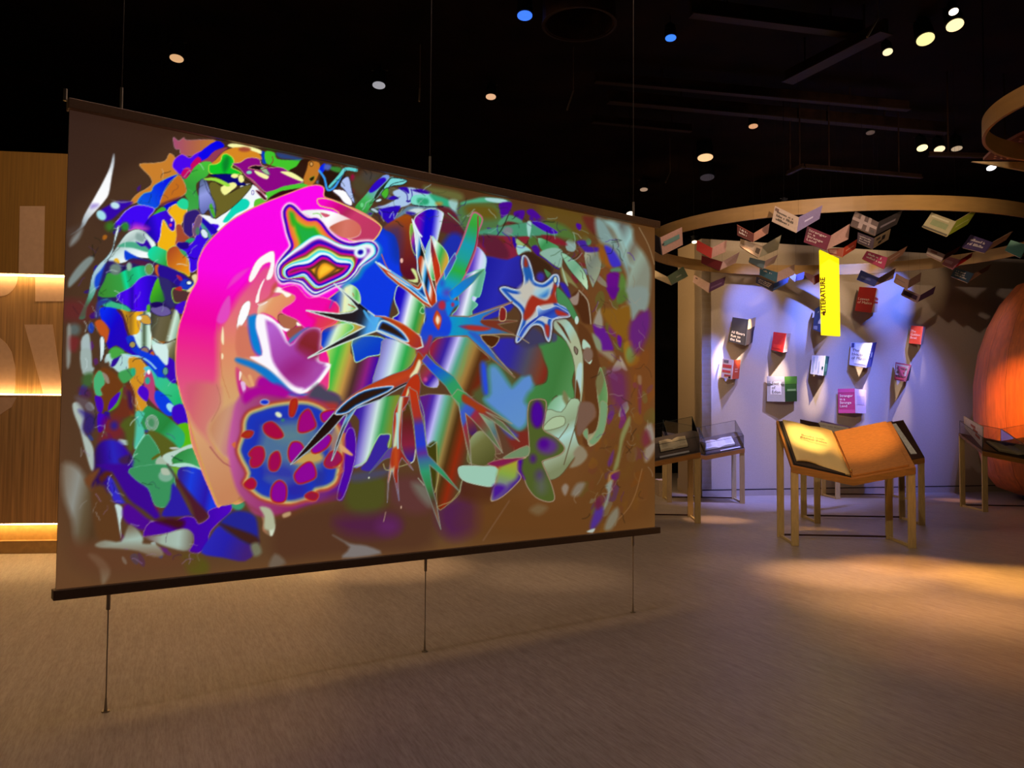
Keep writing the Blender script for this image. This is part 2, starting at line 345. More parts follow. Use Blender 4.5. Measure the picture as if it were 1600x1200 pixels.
    O('A4', 270, 482, 42, 36, '888c90', soft=2); LN('A4', '180,520 230,450 290,310', '302418', 1.4)
    S('A4', '10,530 300,530 340,600 352,700 240,732 80,700 5,620', '8e3048', soft=1.5); S('A4', '70,690 190,540 250,570 200,620 130,700', '7c3c24', soft=2)
    S('A4', '360,538 452,530 430,592', '90303c'); S('A4', '555,515 700,540 770,600 640,590 600,560', '8c2c38', soft=2)
    S('A4', '440,560 500,530 520,600 480,625', '587838', soft=2); S('A4', '310,530 350,560 340,630 315,590', '3c18a0', soft=1)
    S('A4', '335,540 430,610 460,640 400,600 350,600', 'a0c080'); S('A4', '345,600 420,610 470,655 390,670 355,680', 'a0d4d0', edge=('b0a040', .6))
    S('A4', '525,540 640,580 700,625 570,655', g=('520,540 640,650', [(0, '8cc8a0'), (.5, '48985c'), (1, '60a070')])); S('A4', '468,620 510,600 540,650 520,690', '502090', soft=1)
    S('A4', '540,660 640,622 725,640 730,720 715,790 650,760 570,700', '94b8a8', soft=1)
    LN('A4', '520,680 590,720 660,780 700,800', '3818a0', 1.4)
    S('A4', '720,660 850,740 930,850 945,975 890,920 780,790', g=('730,700 940,900', [(0, '98c8a8'), (.5, '7aac8c'), (1, 'c0dcb8')]), edge=('404030', .8))
    S('A4', '920,650 1050,660 1055,800 1000,930 980,945 935,800', g=('920,700 1060,800', [(0, 'a8a890'), (.4, '80887c'), (1, '98a088')]), edge=('605840', .7))
    S('A4', '715,790 780,850 860,960 800,920 740,900', '8c8858', soft=1.5); S('A4', '720,760 780,940 750,905', 'a8bc9c')
    S('A4', '380,680 450,650 560,720 650,800 600,880 640,850 590,900 500,880 440,700', '4a3220', soft=2)
    O('A4', 545, 868, 36, 40, '4838a0', soft=3); S('A4', '575,800 640,850 610,880', '58905c')
    S('A4', '850,570 920,560 950,610 1040,620 1040,650 940,660 900,630', '50309c', soft=1.5)
    S('A4', '1050,610 1140,700 1150,790 1080,760 1040,690', '986024', soft=3)
    S('A4', '1085,600 1150,620 1210,700 1225,770 1150,780 1110,690', '4a3cc0', soft=2); S('A4', '1140,800 1210,785 1230,820 1150,830', '648868', soft=2)
    S('A4', '1105,850 1200,828 1215,900 1200,990 1160,1060 1120,1000', '701c8c', soft=2); S('A4', '1225,840 1270,900 1260,1030 1200,1090 1200,980', '648440', soft=3)
    S('A4', '1010,380 1080,390 1160,520 1240,640 1290,760 1300,900 1240,760 1150,620 1060,580 1020,500', '88a09c', soft=4)
    S('A4', '1080,390 1300,430 1340,560 1440,700 1480,850 1445,1140 1400,1000 1300,1160 1270,950 1300,780 1250,620 1180,480', g=('1100,500 1480,700', [(0, '88a8a4'), (.2, '70706a'), (.45, '9cc0bc'), (.6, '807868'), (.8, '98a898'), (1, '8c9080')]), soft=4)
    S('A4', '1100,400 1200,430 1260,600 1300,740 1320,780 1280,760 1220,620 1150,470', 'a0c4c0', soft=4, a=.8)
    LN('A4', '1380,450 1460,600 1510,760', 'a08868', 1.6, a=.7)
    # --- left middle: shells, blue and green
    S('B1', '60,60 150,20 200,0 190,80 110,190', '605048', soft=4, a=.5)
    S('B1', '100,190 120,120 200,40 170,130', '8c8c88', soft=3); S('B1', '90,530 95,460 180,340 260,275 295,300 220,400 140,490', '8a9490', soft=2)
    S('B1', '495,15 470,90 450,200 400,280 330,350 280,440 250,600 200,720 175,790 225,785 240,700 300,590 350,440 400,320 440,260 470,150 500,50', g=('500,20 190,780', [(0, 'e8f4f8'), (.35, 'c0dce0'), (.6, 'a8c8d8'), (.85, '48a070'), (1, '38a070')]), edge=('586868', .7))
    S('B1', '395,330 400,380 330,540 300,510 310,440 350,390', '2a58d4', soft=1.5)
    S('B1', '500,170 560,90 630,50 700,60 755,110 805,180 740,240 760,285 680,285 600,270 560,320 450,335 415,300 470,215', g=('500,100 620,300', [(0, 'e8f4f0'), (.35, 'b8ccc8'), (.6, 'd8ecec'), (1, 'f8fcfc')]), edge=('505c60', .7))
    S('B1', '490,190 560,155 650,160 742,200 740,240 620,205 540,198', '5cb494', soft=1.2); S('B1', '650,80 710,110 700,160 640,130', '98b0ac', soft=2)
    S('B1', '640,150 700,170 730,135 775,210 765,235 720,190 680,190', '4418b0', soft=.8)
    S('B1', '548,225 600,250 680,290 750,310 700,330 620,290 555,305', '1c50dc', soft=1)
    S('B1', '460,300 490,290 510,330 470,335', 'f0c030')
    S('B1', '740,235 790,188 860,210 900,240 905,352 830,335 750,290', g=('740,240 900,330', [(0, '24e0b0'), (.5, '38d090'), (1, '40a848')]))
    S('B1', '910,212 970,185 1020,240 1072,300 1085,435 1040,412 960,382 905,352 893,270', g=('900,250 1080,400', [(0, 'b85c30'), (.5, 'd88428'), (1, 'f0a820')]), edge=('c8e868', .8))
    S('B1', '970,20 1010,10 1040,80 1082,120 1060,160 990,152 962,190 975,100', 'b05a3c', edge=('d8a890', .6))
    S('B1', '1110,0 1240,0 1330,20 1225,150 1175,250 1150,370 1090,402 1080,310 1050,240 1000,205 1080,180 1130,110', '4a08e4', edge=('d8c8f0', .8))
    S('B1', '1000,215 1050,235 1060,280 1020,250', '50b070'); S('B1', '1045,150 1090,120 1130,130 1080,165', '38b078'); S('B1', '985,165 1070,155 1070,205 1000,210', '301890', soft=1)
    S('A1', '1165,1010 1200,1020 1320,1130 1290,1160 1180,1060', '3018b8'); S('A1', '1170,1050 1220,1100 1270,1180 1255,1200 1190,1120', '58a898')
    O('A1', 1205, 1150, 26, 42, 'e0f0f8', rot=-.5, edge=('182840', .8)); S('A1', '1110,1110 1150,1000 1185,1020 1160,1110 1125,1180', '806080', edge=('d0a0a0', .8)); O('A1', 1150, 1130, 18, 34, '588c70', soft=1)
    S('B1', '415,310 540,345 620,290 760,310 830,340 960,385 1080,460 1130,500 1130,560 1060,640 1060,740 960,690 900,740 760,740 600,735 480,700 330,640 360,440', '3c2c70', soft=2)
    S('B1', '540,350 640,300 820,350 830,440 740,390 620,330', '602c50', soft=2); S('B1', '800,350 830,350 830,440 800,400', 'd07030')
    S('B1', '410,410 480,420 550,390 680,350 750,370 760,425 640,490 560,560 470,610 330,600 380,480', g=('360,500 750,420', [(0, '4c9840'), (.4, '48a850'), (.5, '20e0a8'), (.58, '30b070'), (.8, '28d8a0'), (1, '38a070')]), soft=1)
    O('B1', 473, 380, 48, 46, '7c9088', soft=2); O('B1', 585, 358, 22, 34, 'a0c4b0', soft=1.5); O('B1', 750, 380, 34, 46, '7ca058', soft=1.5, edge=('a0d8d0', .8))
    S('B1', '480,600 600,530 680,450 780,430 830,470 770,600 750,700 700,732 600,720 560,690', g=('480,600 830,600', [(0, '4810d0'), (.25, '5808f0'), (.38, '3808b8'), (.45, '5c0cf8'), (.7, '4404e0'), (1, '3008a8')]), edge=('a0a8d8', .7))
    S('B1', '820,450 760,600 770,660 860,655 890,600 850,540', g=('760,500 890,600', [(0, '70c828'), (.5, '4cb030'), (1, '3c8838')])); S('B1', '835,440 920,470 950,600 960,690 900,680 860,560', '403878', soft=2)
    S('B1', '835,345 960,385 1080,460 1128,520 1090,580 1040,560 960,500 900,460 830,430', '38209c', soft=1)
    S('B1', '975,430 1010,440 1030,480 1000,470', 'b83050'); S('B1', '1040,460 1130,500 1120,545 1060,560 1000,520', '2848c8', soft=1.5); O('B1', 1080, 492, 22, 16, 'e8f8f8', edge=('101440', 1))
    S('B1', '945,540 1030,550 1100,570 1080,630 1000,660 950,640', '604040', edge=('98c848', 1.4)); S('B1', '960,545 1010,520 1020,560', 'c03838')
    S('B1', '960,690 1060,640 1045,740 1000,745', '5010d0'); S('B1', '1060,560 1110,560 1150,480 1140,420 1100,440 1120,500', 'e8e0a8', soft=1)
    S('B1', '340,650 400,620 460,650 560,680 600,730 480,720 400,700', '4cc090', soft=1, edge=('203060', .8)); S('B1', '310,780 320,660 380,630 440,640 350,690 345,770', '3848a0', soft=2)
    S('B1', '350,700 480,705 530,760 560,880 600,990 680,1090 640,1100 560,1060 480,1010 420,1040 400,960 430,880 360,800', g=('350,800 620,950', [(0, '1838f0'), (.5, '3010c8'), (1, '3818c0')]), soft=1)
    S('B1', '305,820 360,800 420,880 400,990 360,940 330,890', 'c8642c', soft=1.2); S('B1', '350,945 380,950 385,1050 355,1150 350,1050', 'e0f0f0', edge=('303030', .8))
    S('B1', '500,715 600,735 720,735 700,850 660,940 600,930 560,830', g=('520,800 720,800', [(0, 'e8b028'), (.4, 'a07830'), (.6, 'f0b828'), (1, 'd8a030')])); S('B1', '480,715 530,730 580,880 560,890 530,780', '603040', soft=1)
    S('B1', '700,740 765,750 770,1000 740,1050 600,1000 610,930 670,900', g=('620,950 770,950', [(0, 'e0f8f8'), (.4, 'd0f0e8'), (.6, '58684c'), (.8, 'c8e8d8'), (1, 'e8fcf0')]))
    S('B1', '770,740 900,720 980,720 1010,840 980,960 920,980 780,950', g=('770,800 1010,860', [(0, '505040'), (.3, '787054'), (.6, '706848'), (.75, 'd8f0e0'), (1, '80a088')]), soft=1)
    S('B1', '780,950 870,1000 980,960 970,1180 880,1180 780,1040', g=('780,1000 980,1100', [(0, 'c8ece0'), (.4, 'e0f8f0'), (.7, '888460'), (1, '58583c')]), soft=1); LN('B1', '780,960 860,1000 980,955', '503828', 1.4)
    S('B1', '765,700 840,680 910,700 930,750 850,770 780,740', '7868a8', edge=('302850', 1)); S('B1', '770,660 840,650 860,680 790,700', '2c1468'); O('B1', 745, 705, 16, 34, '60b840')
    S('B1', '660,770 740,760 770,830 700,830', 'd8a848', edge=('384878', 1)); O('B1', 668, 785, 22, 18, 'e8f8f8')
    S('B1', '560,950 620,930 650,1000 700,1060 800,1090 900,1130 960,1200 800,1200 700,1120 620,1060', '2444d0', soft=1); O('B1', 615, 1005, 26, 26, 'b0a060', edge=('20287c', 1.4)); O('B1', 715, 1060, 36, 36, 'a08070', edge=('30308c', 1.6))
    S('B1', '755,1090 785,1060 800,1130 770,1140', 'd06c20')
    S('B1', '420,1060 480,1020 550,1070 600,1090 540,1110 470,1170 420,1130', '50a058', soft=1.2); S('B1', '440,1140 500,1090 600,1090 590,1200 440,1190', 'c0e0dc', soft=1.5); S('B1', '590,1110 660,1110 720,1170 740,1200 600,1200', 'd89c30')
    O('B1', 135, 880, 50, 50, '68706c', soft=4); S('B1', '80,860 110,870 105,1150 75,1180', '94948c', soft=2); S('B1', '60,640 250,650 310,700 290,790 60,800', '803038', soft=8, a=.55)
    S('B1', '190,980 250,910 270,1000 275,1200 220,1200', 'b0c0c0', soft=1.5); S('B1', '100,940 180,960 150,1060 100,1040', '8c3438', soft=4, a=.7)
    # --- C1 left lower
    S('C1', '350,230 400,200 450,180 560,250 600,330 580,420 500,520 420,520 400,420 350,330', '7c4a24', soft=3); S('C1', '240,50 320,30 335,160 355,190 320,240 260,230', 'a8b8b4', soft=1.5); S('C1', '270,240 350,230 330,340 260,320', '507040', soft=4)
    S('C1', '350,270 390,205 430,230 445,310 410,360 425,410 370,410 350,340', '58b880', soft=1.2, edge=('a04838', .6)); S('C1', '420,220 465,250 480,310 450,300', 'a09080')
    S('C1', '450,90 500,60 600,70 640,100 630,200 580,230 520,190', 'b8dcd8', soft=1); S('C1', '510,110 570,75 550,130 520,170 490,170', '4020a0'); S('C1', '490,30 560,20 600,60 500,110', '58b050', soft=1.5)
    S('C1', '635,110 690,95 750,130 780,190 760,240 800,290 740,330 790,500 760,560 700,540 690,400 650,300 640,200', 'd89c30', soft=1, edge=('f0d8a0', .5))
    S('C1', '550,230 640,190 690,190 690,240 640,290 590,310', '50a860', soft=1.5); O('C1', 675, 218, 20, 34, '38b888')
    S('C1', '760,190 810,170 860,230 920,270 950,270 1040,330 1090,480 1010,510 900,380 850,320 820,250', g=('760,200 1080,450', [(0, '60c8e8'), (.3, '40c8a0'), (.6, '48c890'), (1, '30c078')]), soft=1)
    S('C1', '700,30 820,70 900,110 960,170 930,250 880,260 840,210 760,120', '1c48e0', soft=1); LN('C1', '620,80 720,90 800,130 860,190', 'a0d8f0', 2.4); S('C1', '950,100 1020,140 1030,300 980,300 940,220', '4c14c0', soft=1)
    S('C1', '830,0 950,0 960,150 920,140', 'd8f0ec', soft=1); O('C1', 940, 212, 22, 32, '70a898', edge=('304858', .8))
    S('C1', '780,230 820,210 850,300 860,400 890,520 840,480 790,420 760,340', 'c04c80', soft=1); O('C1', 793, 290, 20, 30, '38b0a0', soft=1); O('C1', 803, 218, 12, 20, 'ffffff')
    S('C1', '710,380 745,330 800,370 790,460 740,430', '5c10d0'); S('C1', '865,370 940,410 1010,500 1020,570 960,580 890,520 850,440', '1c4ce4', soft=1); O('C1', 985, 515, 28, 44, 'a8e0f0', rot=-.7)
    S('C1', '1000,510 1090,490 1130,650 1050,650 1000,600', '4c14c8', soft=1); S('C1', '1040,660 1140,650 1170,810 1090,850 1060,820 1100,740', '68c020', soft=1)
    S('C1', '790,500 860,530 960,590 1060,680 1100,740 1090,820 1040,860 1000,840 920,760 820,700 760,690 740,580', g=('760,550 1080,820', [(0, '3ca060'), (.5, '389048'), (.7, '40b078'), (1, '38b880')]), soft=1)
    O('C1', 830, 640, 50, 64, '88a890', soft=2, edge=('b8c8c0', .8)); O('C1', 825, 640, 26, 38, '58986c', soft=2)
    S('C1', '820,700 920,740 1040,840 980,900 900,910 850,830 790,740', '686c2c', soft=2); S('C1', '975,845 1030,840 1060,855 1000,860', 'c0c8c0')
    S('C1', '700,545 770,560 740,640 770,720 690,860 680,700', '60c8b0', soft=1); LN('C1', '770,735 700,850', 'a0e8d0', 2)
    S('C1', '690,880 780,740 830,770 890,870 900,960 880,1040 960,1080 1020,1130 1000,1200 820,1200 700,1130 650,1040', '4a9c68', soft=1, edge=('70c8a0', 1)); S('C1', '830,930 890,890 900,910 840,945', '6c7028')
    S('C1', '860,960 920,920 980,1060 900,1080', 'b0c0ac', soft=1.2); S('C1', '920,910 1040,860 1160,815 1190,860 1090,870 1010,930 1000,980 960,980', 'c0d8cc', soft=1); S('C1', '1000,930 1090,870 1190,860 1250,1040 1100,1000 1010,980', g=('1000,900 1250,1030', [(0, '3c9048'), (1, '58b878')])); S('C1', '960,990 1100,970 1200,1000 1250,1035 1150,1020 1010,1000', 'b8e0d0')
    S('C1', '960,1010 1060,1010 1100,1060 1040,1110', '78b038'); O('C1', 945, 1130, 55, 60, '84b098', soft=1.5)
    S('C1', '470,540 560,380 590,350 580,440 540,510', '60a030', soft=1); S('C1', '470,540 490,450 570,380 540,470', '5818c0'); S('C1', '360,420 410,425 430,480 420,550 385,540', '5418b8'); S('C1', '385,560 465,590 440,690 390,710', '5010c0', soft=1)
    S('C1', '600,330 660,330 690,420 690,560 570,600 500,570 560,500', '803c28', soft=3, a=.8); S('C1', '630,380 660,400 670,520 640,500', '4c2860', soft=3)
    S('C1', '450,600 560,600 600,700 560,770 400,800 420,700', '88303c', soft=6, a=.8); O('C1', 520, 660, 30, 34, '403090', soft=4)
    S('C1', '570,650 690,580 680,830 640,860 610,720', '60682c', soft=3)
    S('C1', '180,480 230,470 280,560 265,690 330,800 355,880 360,1020 330,1020 280,850 240,690 190,560', 'b4c0b8', soft=1.5); S('C1', '230,530 340,560 370,650 310,740 260,690 270,600', '3c2c88', soft=4, a=.8)
    S('C1', '200,420 300,440 380,560 300,540 240,500', '706068', soft=4, a=.8); S('C1', '230,350 300,350 330,420 250,420', '5c2c68', soft=4, a=.7)
    S('C1', '370,850 440,780 560,790 640,880 680,960 650,1050 700,1130 820,1200 360,1200 360,1000', g=('360,1000 700,950', [(0, '3c2060'), (.3, '4020a0'), (.5, '3c34c0'), (.8, '4420a8'), (1, '4c24b8')]), soft=3)
    S('C1', '560,940 650,900 660,960 600,990', '503058', soft=3); S('C1', '400,1080 480,1030 560,1100 600,1200 560,1200 480,1090 420,1130', '643424', soft=3)
    # --- D1 lower left
    S('D1', '100,0 200,0 300,120 340,260 360,450 380,600 250,670 200,600 180,450 110,250', g=('100,200 400,260', [(0, '8c8070'), (.35, '989890'), (.7, '706048'), (1, '604830')]), soft=6)
    S('D1', '340,200 440,170 500,320 560,500 580,630 400,620 360,450', '6c4a2c', soft=4); S('D1', '1070,20 1250,50 1330,200 1390,340 1290,400 1200,350 1050,130', g=('1060,150 1340,200', [(0, '4030a0'), (.3, '2c4ce0'), (.8, '3c28b0'), (1, '2c48e0')]), soft=1)
    S('D1', '470,90 560,160 640,300 530,310 490,200', '4438c8', soft=2); S('D1', '380,0 650,0 700,110 830,230 850,330 900,430 800,440 620,300 500,60', '4c1c9c', soft=3); S('D1', '500,60 640,280 760,370 850,450 760,440 640,340 560,220', '645024', soft=3)
    S('D1', '650,30 960,0 1020,150 960,330 900,350 850,320 800,190 700,120', '4a9c68', soft=1, edge=('70b890', .8)); O('D1', 945, 90, 60, 50, '88b49c', soft=1.5); S('D1', '905,30 960,30 980,80 920,80', 'b8c4b0', soft=1)
    S('D1', '1010,150 1150,400 1150,420 940,430 920,390 980,290', '3c2cac', soft=2); S('D1', '960,0 1030,120 1150,330 1200,470 1300,420 1200,300 1050,120', '5c2c38', soft=3)
    S('D1', '530,325 580,340 595,400 575,480 580,600 545,400', 'c8dcd8', soft=1.2); S('D1', '590,380 640,320 780,430 820,470 760,540 620,470', '5c1c9c', soft=3)
    S('D1', '760,590 820,470 1000,470 1100,430 1180,440 1220,490 1300,440 1300,380 1440,330 1490,320 1480,390 1380,480 1310,560 1290,650 1220,730 1140,715 1180,640 1160,560 1080,530 980,560 860,580', g=('760,500 1490,400', [(0, '5c14a0'), (.4, '540ca8'), (.7, '5008b4'), (1, '6010c8')]), soft=1, edge=('a878b0', .8))
    S('D1', '860,460 1000,440 1100,470 1060,530 960,500', '502428', soft=4)
    S('D1', '1500,290 1560,270 1600,330 1550,380 1490,350', '4ca078', soft=2)
    S('D1', '1390,490 1500,390 1640,400 1700,480 1700,700 1560,640 1450,560', '34349c', soft=3); S('D1', '1380,510 1450,560 1600,650 1700,700 1600,800 1420,770 1240,730 1310,600', g=('1250,600 1600,750', [(0, '3c38c0'), (.5, '3830b0'), (1, '503080')]), soft=2); S('D1', '1390,490 1500,520 1700,600 1700,680 1560,620', '503028', soft=3)
    S('D1', '770,590 900,580 1090,530 1160,560 1175,620 1130,710 1000,690 860,640', g=('780,600 1170,640', [(0, '805c60'), (.35, 'a8b8a8'), (.7, 'b0c4b8'), (1, '807868')]), soft=2)
    S('D1', '370,650 450,620 580,630 640,500 700,520 760,600 760,650 870,660 930,740 850,760 720,710 560,690 400,680', g=('640,520 700,760', [(0, '887c68'), (.4, 'acc0b4'), (1, 'a0a090')]), soft=2)
    S('D1', '310,740 380,740 470,820 490,900 430,980 400,850', '90806a', soft=3, a=.8); S('D1', '1080,740 1200,740 1300,820 1280,900 1150,900 1100,830', '646024', soft=5, a=.8); S('D1', '180,620 460,660 1000,720 1200,780 1000,880 400,900 200,800', '744c34', soft=12, a=.6)
    S('D1', '280,120 380,30 400,50 320,190 350,200 370,140 340,210', '7c5030', soft=3)
    # --- lower middle, behind the stems
    S('D2', '300,380 500,300 850,230 960,0 1300,0 1600,60 1600,600 1100,660 600,700 300,700', '644430', soft=12)
    S('D2', '880,240 930,40 1200,20 1240,200 1150,330 1000,350', '5c5c2c', soft=8); S('D2', '800,380 1100,340 1300,350 1340,450 1200,520 900,500', '603050', soft=12); O('D2', 1240, 440, 90, 70, '6c3468', soft=10)
    S('D2', '920,0 1240,-40 1240,0 1150,40 950,70', '585468', soft=5)
    S('D2', '1300,40 1600,60 1600,300 1400,330 1250,200', '6c4440', soft=8); S('D2', '1440,80 1580,120 1600,280 1500,200', '7c7468', soft=6)
    S('C3', '1020,930 1200,830 1330,850 1340,1100 1150,1180 1040,1100', '603058', soft=12); S('C3', '1210,700 1480,760 1450,880 1210,850', '5c3428', soft=8)
    S('D2', '780,510 920,580 1060,600 1180,665 860,700 920,610', '88807c', soft=2.5); S('D2', '300,660 390,740 250,780', '7c6c5c', soft=3); S('D2', '100,590 160,570 190,650 130,680', '808068', soft=3)
    S('D2', '190,340 240,330 300,420 290,490 265,515 200,470 200,400', g=('190,420 300,400', [(0, 'b07858'), (.4, '90785c'), (.55, 'd8e0cc'), (1, 'c0c8b0')]), soft=1.2)
    S('C4', '0,620 130,690 600,840 900,700 1100,300 1200,250 1500,250 1500,1040 0,1160', '6c4824', soft=20, a=.5)
    # faint shards bottom right
    S('C4', '1290,120 1300,180 1240,330 1200,540 1150,590 1200,400 1220,270', '8a8858', soft=2); S('C4', '1130,590 1210,570 1170,640 1120,700 1110,640', 'a07038', soft=2); S('C4', '1140,610 1210,580 1200,640 1150,650', '6c2c70', soft=1.5)
    S('C4', '1090,700 1150,650 1130,760 1100,860 1070,900 1110,760', '90988c', soft=2); S('C4', '960,1050 980,960 1020,870 1070,880 1060,970 990,1060', '5c3c90', soft=3); S('C4', '1080,1060 1120,950 1190,880 1200,960 1140,1060', '88806c', soft=3)
    S('C4', '1420,470 1430,380 1520,330 1500,420 1440,500', '988878', soft=3); S('C4', '1430,210 1480,180 1510,300 1480,330 1440,260', '988c80', soft=3); S('C4', '1390,300 1440,230 1470,330 1420,370', '7c3c44', soft=4)
    S('C4', '720,720 750,680 780,710 750,780', '988878', soft=2); S('C4', '800,770 850,680 920,680 860,780', '8c8070', soft=3); S('C4', '450,900 520,850 600,880 530,940', '806848', soft=4); S('C4', '1110,500 1160,400 1150,500 1120,540', '6c3c70', soft=2)
    LN('C4', '1400,560 1350,750 1290,880 1200,980', '98724c', 1.4, a=.7); LN('C4', '60,1150 160,1000 280,820', '886850', 2.4, a=.5); S('C4', '930,1080 1000,1055 980,1090', 'b8c0b8', soft=1)
    S('C4', '1040,800 1060,860 1020,900 1000,840', '703048', soft=3)
    S('C4', '1190,620 1200,560 1260,570 1300,430 1370,250 1400,300 1330,520 1270,640', '765428', soft=6, a=.6)
    # right shards of B4
    S('B4', '985,310 1080,330 1160,500 1120,530 1050,510', '6c2890', soft=2); S('B4', '980,380 1050,440 1060,530 1010,500', '8c9478', soft=2); S('B4', '1000,260 1050,170 1070,330 1000,310', '9c9484', soft=2)
    S('B4', '1060,180 1200,170 1300,150 1310,300 1290,440 1200,400 1100,280', '8c6424', soft=3); S('B4', '1250,460 1350,450 1380,610 1300,660 1260,600', '9c7428', soft=2); O('B4', 1305, 560, 40, 70, '7c8c50', soft=3)
    S('B4', '1310,280 1450,180 1470,330 1370,560 1300,440', '70307c', soft=5); S('B4', '1195,395 1230,420 1220,500 1195,460', '6c2090', soft=1.5); S('B4', '1100,0 1210,0 1170,80', '681c88', soft=2); S('B4', '1200,40 1270,0 1280,90 1210,130', '607838', soft=3)
    S('B4', '1145,690 1200,600 1230,670 1180,700', 'a09080', soft=1.5); S('B4', '1215,570 1280,690 1230,670', 'a89888', soft=1.5); S('B4', '1110,700 1250,700 1290,830 1250,1000 1180,1000 1120,850', '74346c', soft=8, a=.8); S('B4', '1370,810 1400,820 1390,1050 1370,1000', '6c2c7c', soft=2); S('B4', '1365,740 1395,740 1395,810 1370,800', 'a8a090', soft=1.5)
    S('B4', '1270,0 1450,0 1440,180 1380,190 1320,270 1300,100', '8c9890', soft=3); S('B4', '1040,530 1160,540 1160,620 1100,580', '988870', soft=3); S('B4', '1290,640 1510,450 1510,900 1400,1100 1300,900', '845028', soft=10, a=.6)
    # --- long leaf curves right of middle
    S('B4', '800,90 870,20 940,90 970,200 975,300 900,290 870,220', '5c3820', soft=2); S('B4', '790,90 840,60 870,30 860,130 820,140', 'a08c80', soft=1.2)
    LN('B4', '870,20 940,100 960,200 970,300', 'a89880', 2)
    S('B4', '860,310 940,350 1000,470 1050,660 1110,900 1100,1100 1000,1300 900,1300 920,1000 890,600', '6a4426', soft=1.5)
    S('B4', '1045,665 1085,760 1110,900 1090,1080 1050,1250 960,1330 940,1240 1010,1200 1040,1040 1020,860', g=('1000,900 1120,900', [(0, 'a8a480'), (.4, '68905c'), (1, '7ca46c')]), edge=('b0a888', .7))
    S('B4', '1010,780 1050,690 1080,780 1040,900 1020,860', '807c54', soft=1.5)
    S('B4', '905,430 960,480 960,510 900,510', 'b4d0bc'); O('B4', 943, 560, 44, 62, '887060', soft=1.5); S('B4', '920,600 950,625 980,600 960,640', 'c0d4c0')
    S('B4', '930,960 990,980 1010,1080 900,1180 870,1240 860,1100 900,1020', '846450', soft=2)
    # green field with the red spot
    S('B4', '520,460 600,450 650,380 760,450 830,560 840,650 810,780 830,900 800,1020 680,900 600,1000 560,930 440,990 410,950 440,870 520,810 590,790 605,700 570,600', g=('520,600 840,700', [(0, '508c50'), (.6, '4c8448'), (1, '60945c')]), soft=1, edge=('385830', .7))
    S('B4', '660,270 760,260 850,380 900,560 905,800 880,1000 820,1200 760,1200 830,1000 830,650 760,450 660,340', g=('700,300 850,400', [(0, 'a8b8a0'), (.5, 'a8ccc0'), (1, 'b0b898')]), soft=1, edge=('605840', .8))
    S('B4', '680,280 740,330 800,460 770,420 720,340', '603820', soft=1); S('B4', '830,490 860,520 850,560 830,530', '887868', edge=('403020', 1)); S('B4', '850,680 895,640 880,900 860,1050 835,960', 'b4d0cc', soft=1)
    S('B4', '850,770 880,900 860,1040 835,1000 840,850', '6c4424', soft=1)
    S('B4', '600,1000 700,900 800,930 830,990 800,1100 700,1200 590,1180', g=('600,1000 800,1100', [(0, '80b088'), (.5, 'a8d0b8'), (1, '909c70')]), soft=1.5)
    S('B4', '740,860 780,920 780,1000 730,930', '84845c', soft=2)
    S('C4', '440,380 560,210 600,60 720,80 800,-30 880,0 830,200 860,340 880,380 800,500 700,620 600,640 560,500 640,450 720,380 650,280', g=('600,100 800,500', [(0, 'a8c0a0'), (.3, '98a888'), (.5, 'b0d4cc'), (.8, 'a0ac90'), (1, '88906c')]), soft=1, edge=('5c5038', .8))
    S('C4', '880,0 990,20 980,120 900,250 850,270 850,150', '806454', soft=2); S('C4', '640,130 740,120 740,190 620,230 560,220', 'b0c4a0', edge=('605c40', .8))
    S('C4', '900,260 940,220 950,330 1000,350 1080,240 1110,50 1090,0 1050,0 1040,160 1000,260 950,320', '80a078', soft=1.2, edge=('a89878', .7)); S('C4', '820,420 880,360 940,440 880,520 790,545 830,470', '948870', soft=2); LN('C4', '740,520 790,350 830,220', '6c5c40', 1.5); LN('C4', '700,300 760,220 780,180', '78684c', 1.4)
    # --- blue ground and its neighbours
    S('A3', '440,850 545,730 640,735 700,760 830,940 860,1100 720,1120 600,1500 690,1700 400,1500 220,1200 350,1150', '0a48e4', soft=2)
    S('A3', '1100,790 1200,780 1260,900 1180,1000 1000,1000', '2c3cb4', soft=5); S('A3', '1340,800 1500,790 1600,900 1600,980 1450,960 1400,880', '6c2c40', soft=3)
    S('A3', '1380,980 1440,960 1600,990 1720,960 1720,1200 1620,1420 1300,1500 1400,1200', '3636b0', soft=2)
    S('A4', '80,712 240,734 352,700 385,760 400,900 300,1060 100,1150 0,1175 0,1000 80,850', g=('80,800 380,900', [(0, '2c2ca8'), (.5, '3838b4'), (1, '3430a0')]), soft=1)
    S('A3', '560,722 700,630 770,615 802,660 790,760 810,920 840,1000 840,1080 860,1180 760,1150 700,1080 690,900 650,780', g=('700,640 760,1100', [(0, 'a85820'), (.3, '904028'), (.7, '7c302c'), (1, '682030')]), soft=1.5)
    S('A3', '560,730 690,700 720,800 690,1000 640,960 620,800', '3c3c88', soft=8, a=.6); O('A3', 712, 998, 12, 20, 'f0c0b0')
    S('A3', '790,1070 830,1080 850,1180 760,1160 830,1150', 'd8e8a0', soft=1)
    # petals
    S('A3', '815,655 880,590 960,562 1050,590 1056,640 1010,830 1000,1000 930,960 850,770', g=('815,700 1060,730', [(0, '9c10a8'), (.22, '7010c0'), (.4, '1c10cc'), (.6, '2818d0'), (.82, 'c0c8f4'), (1, 'ffffff')]), edge=('d0e8e0', 1.4))
    S('A3', '780,760 800,690 850,900 840,960 800,900', g=('780,800 850,830', [(0, '80b048'), (.4, 'b838a8'), (1, '4030a0')]), edge=('c8e070', 1))
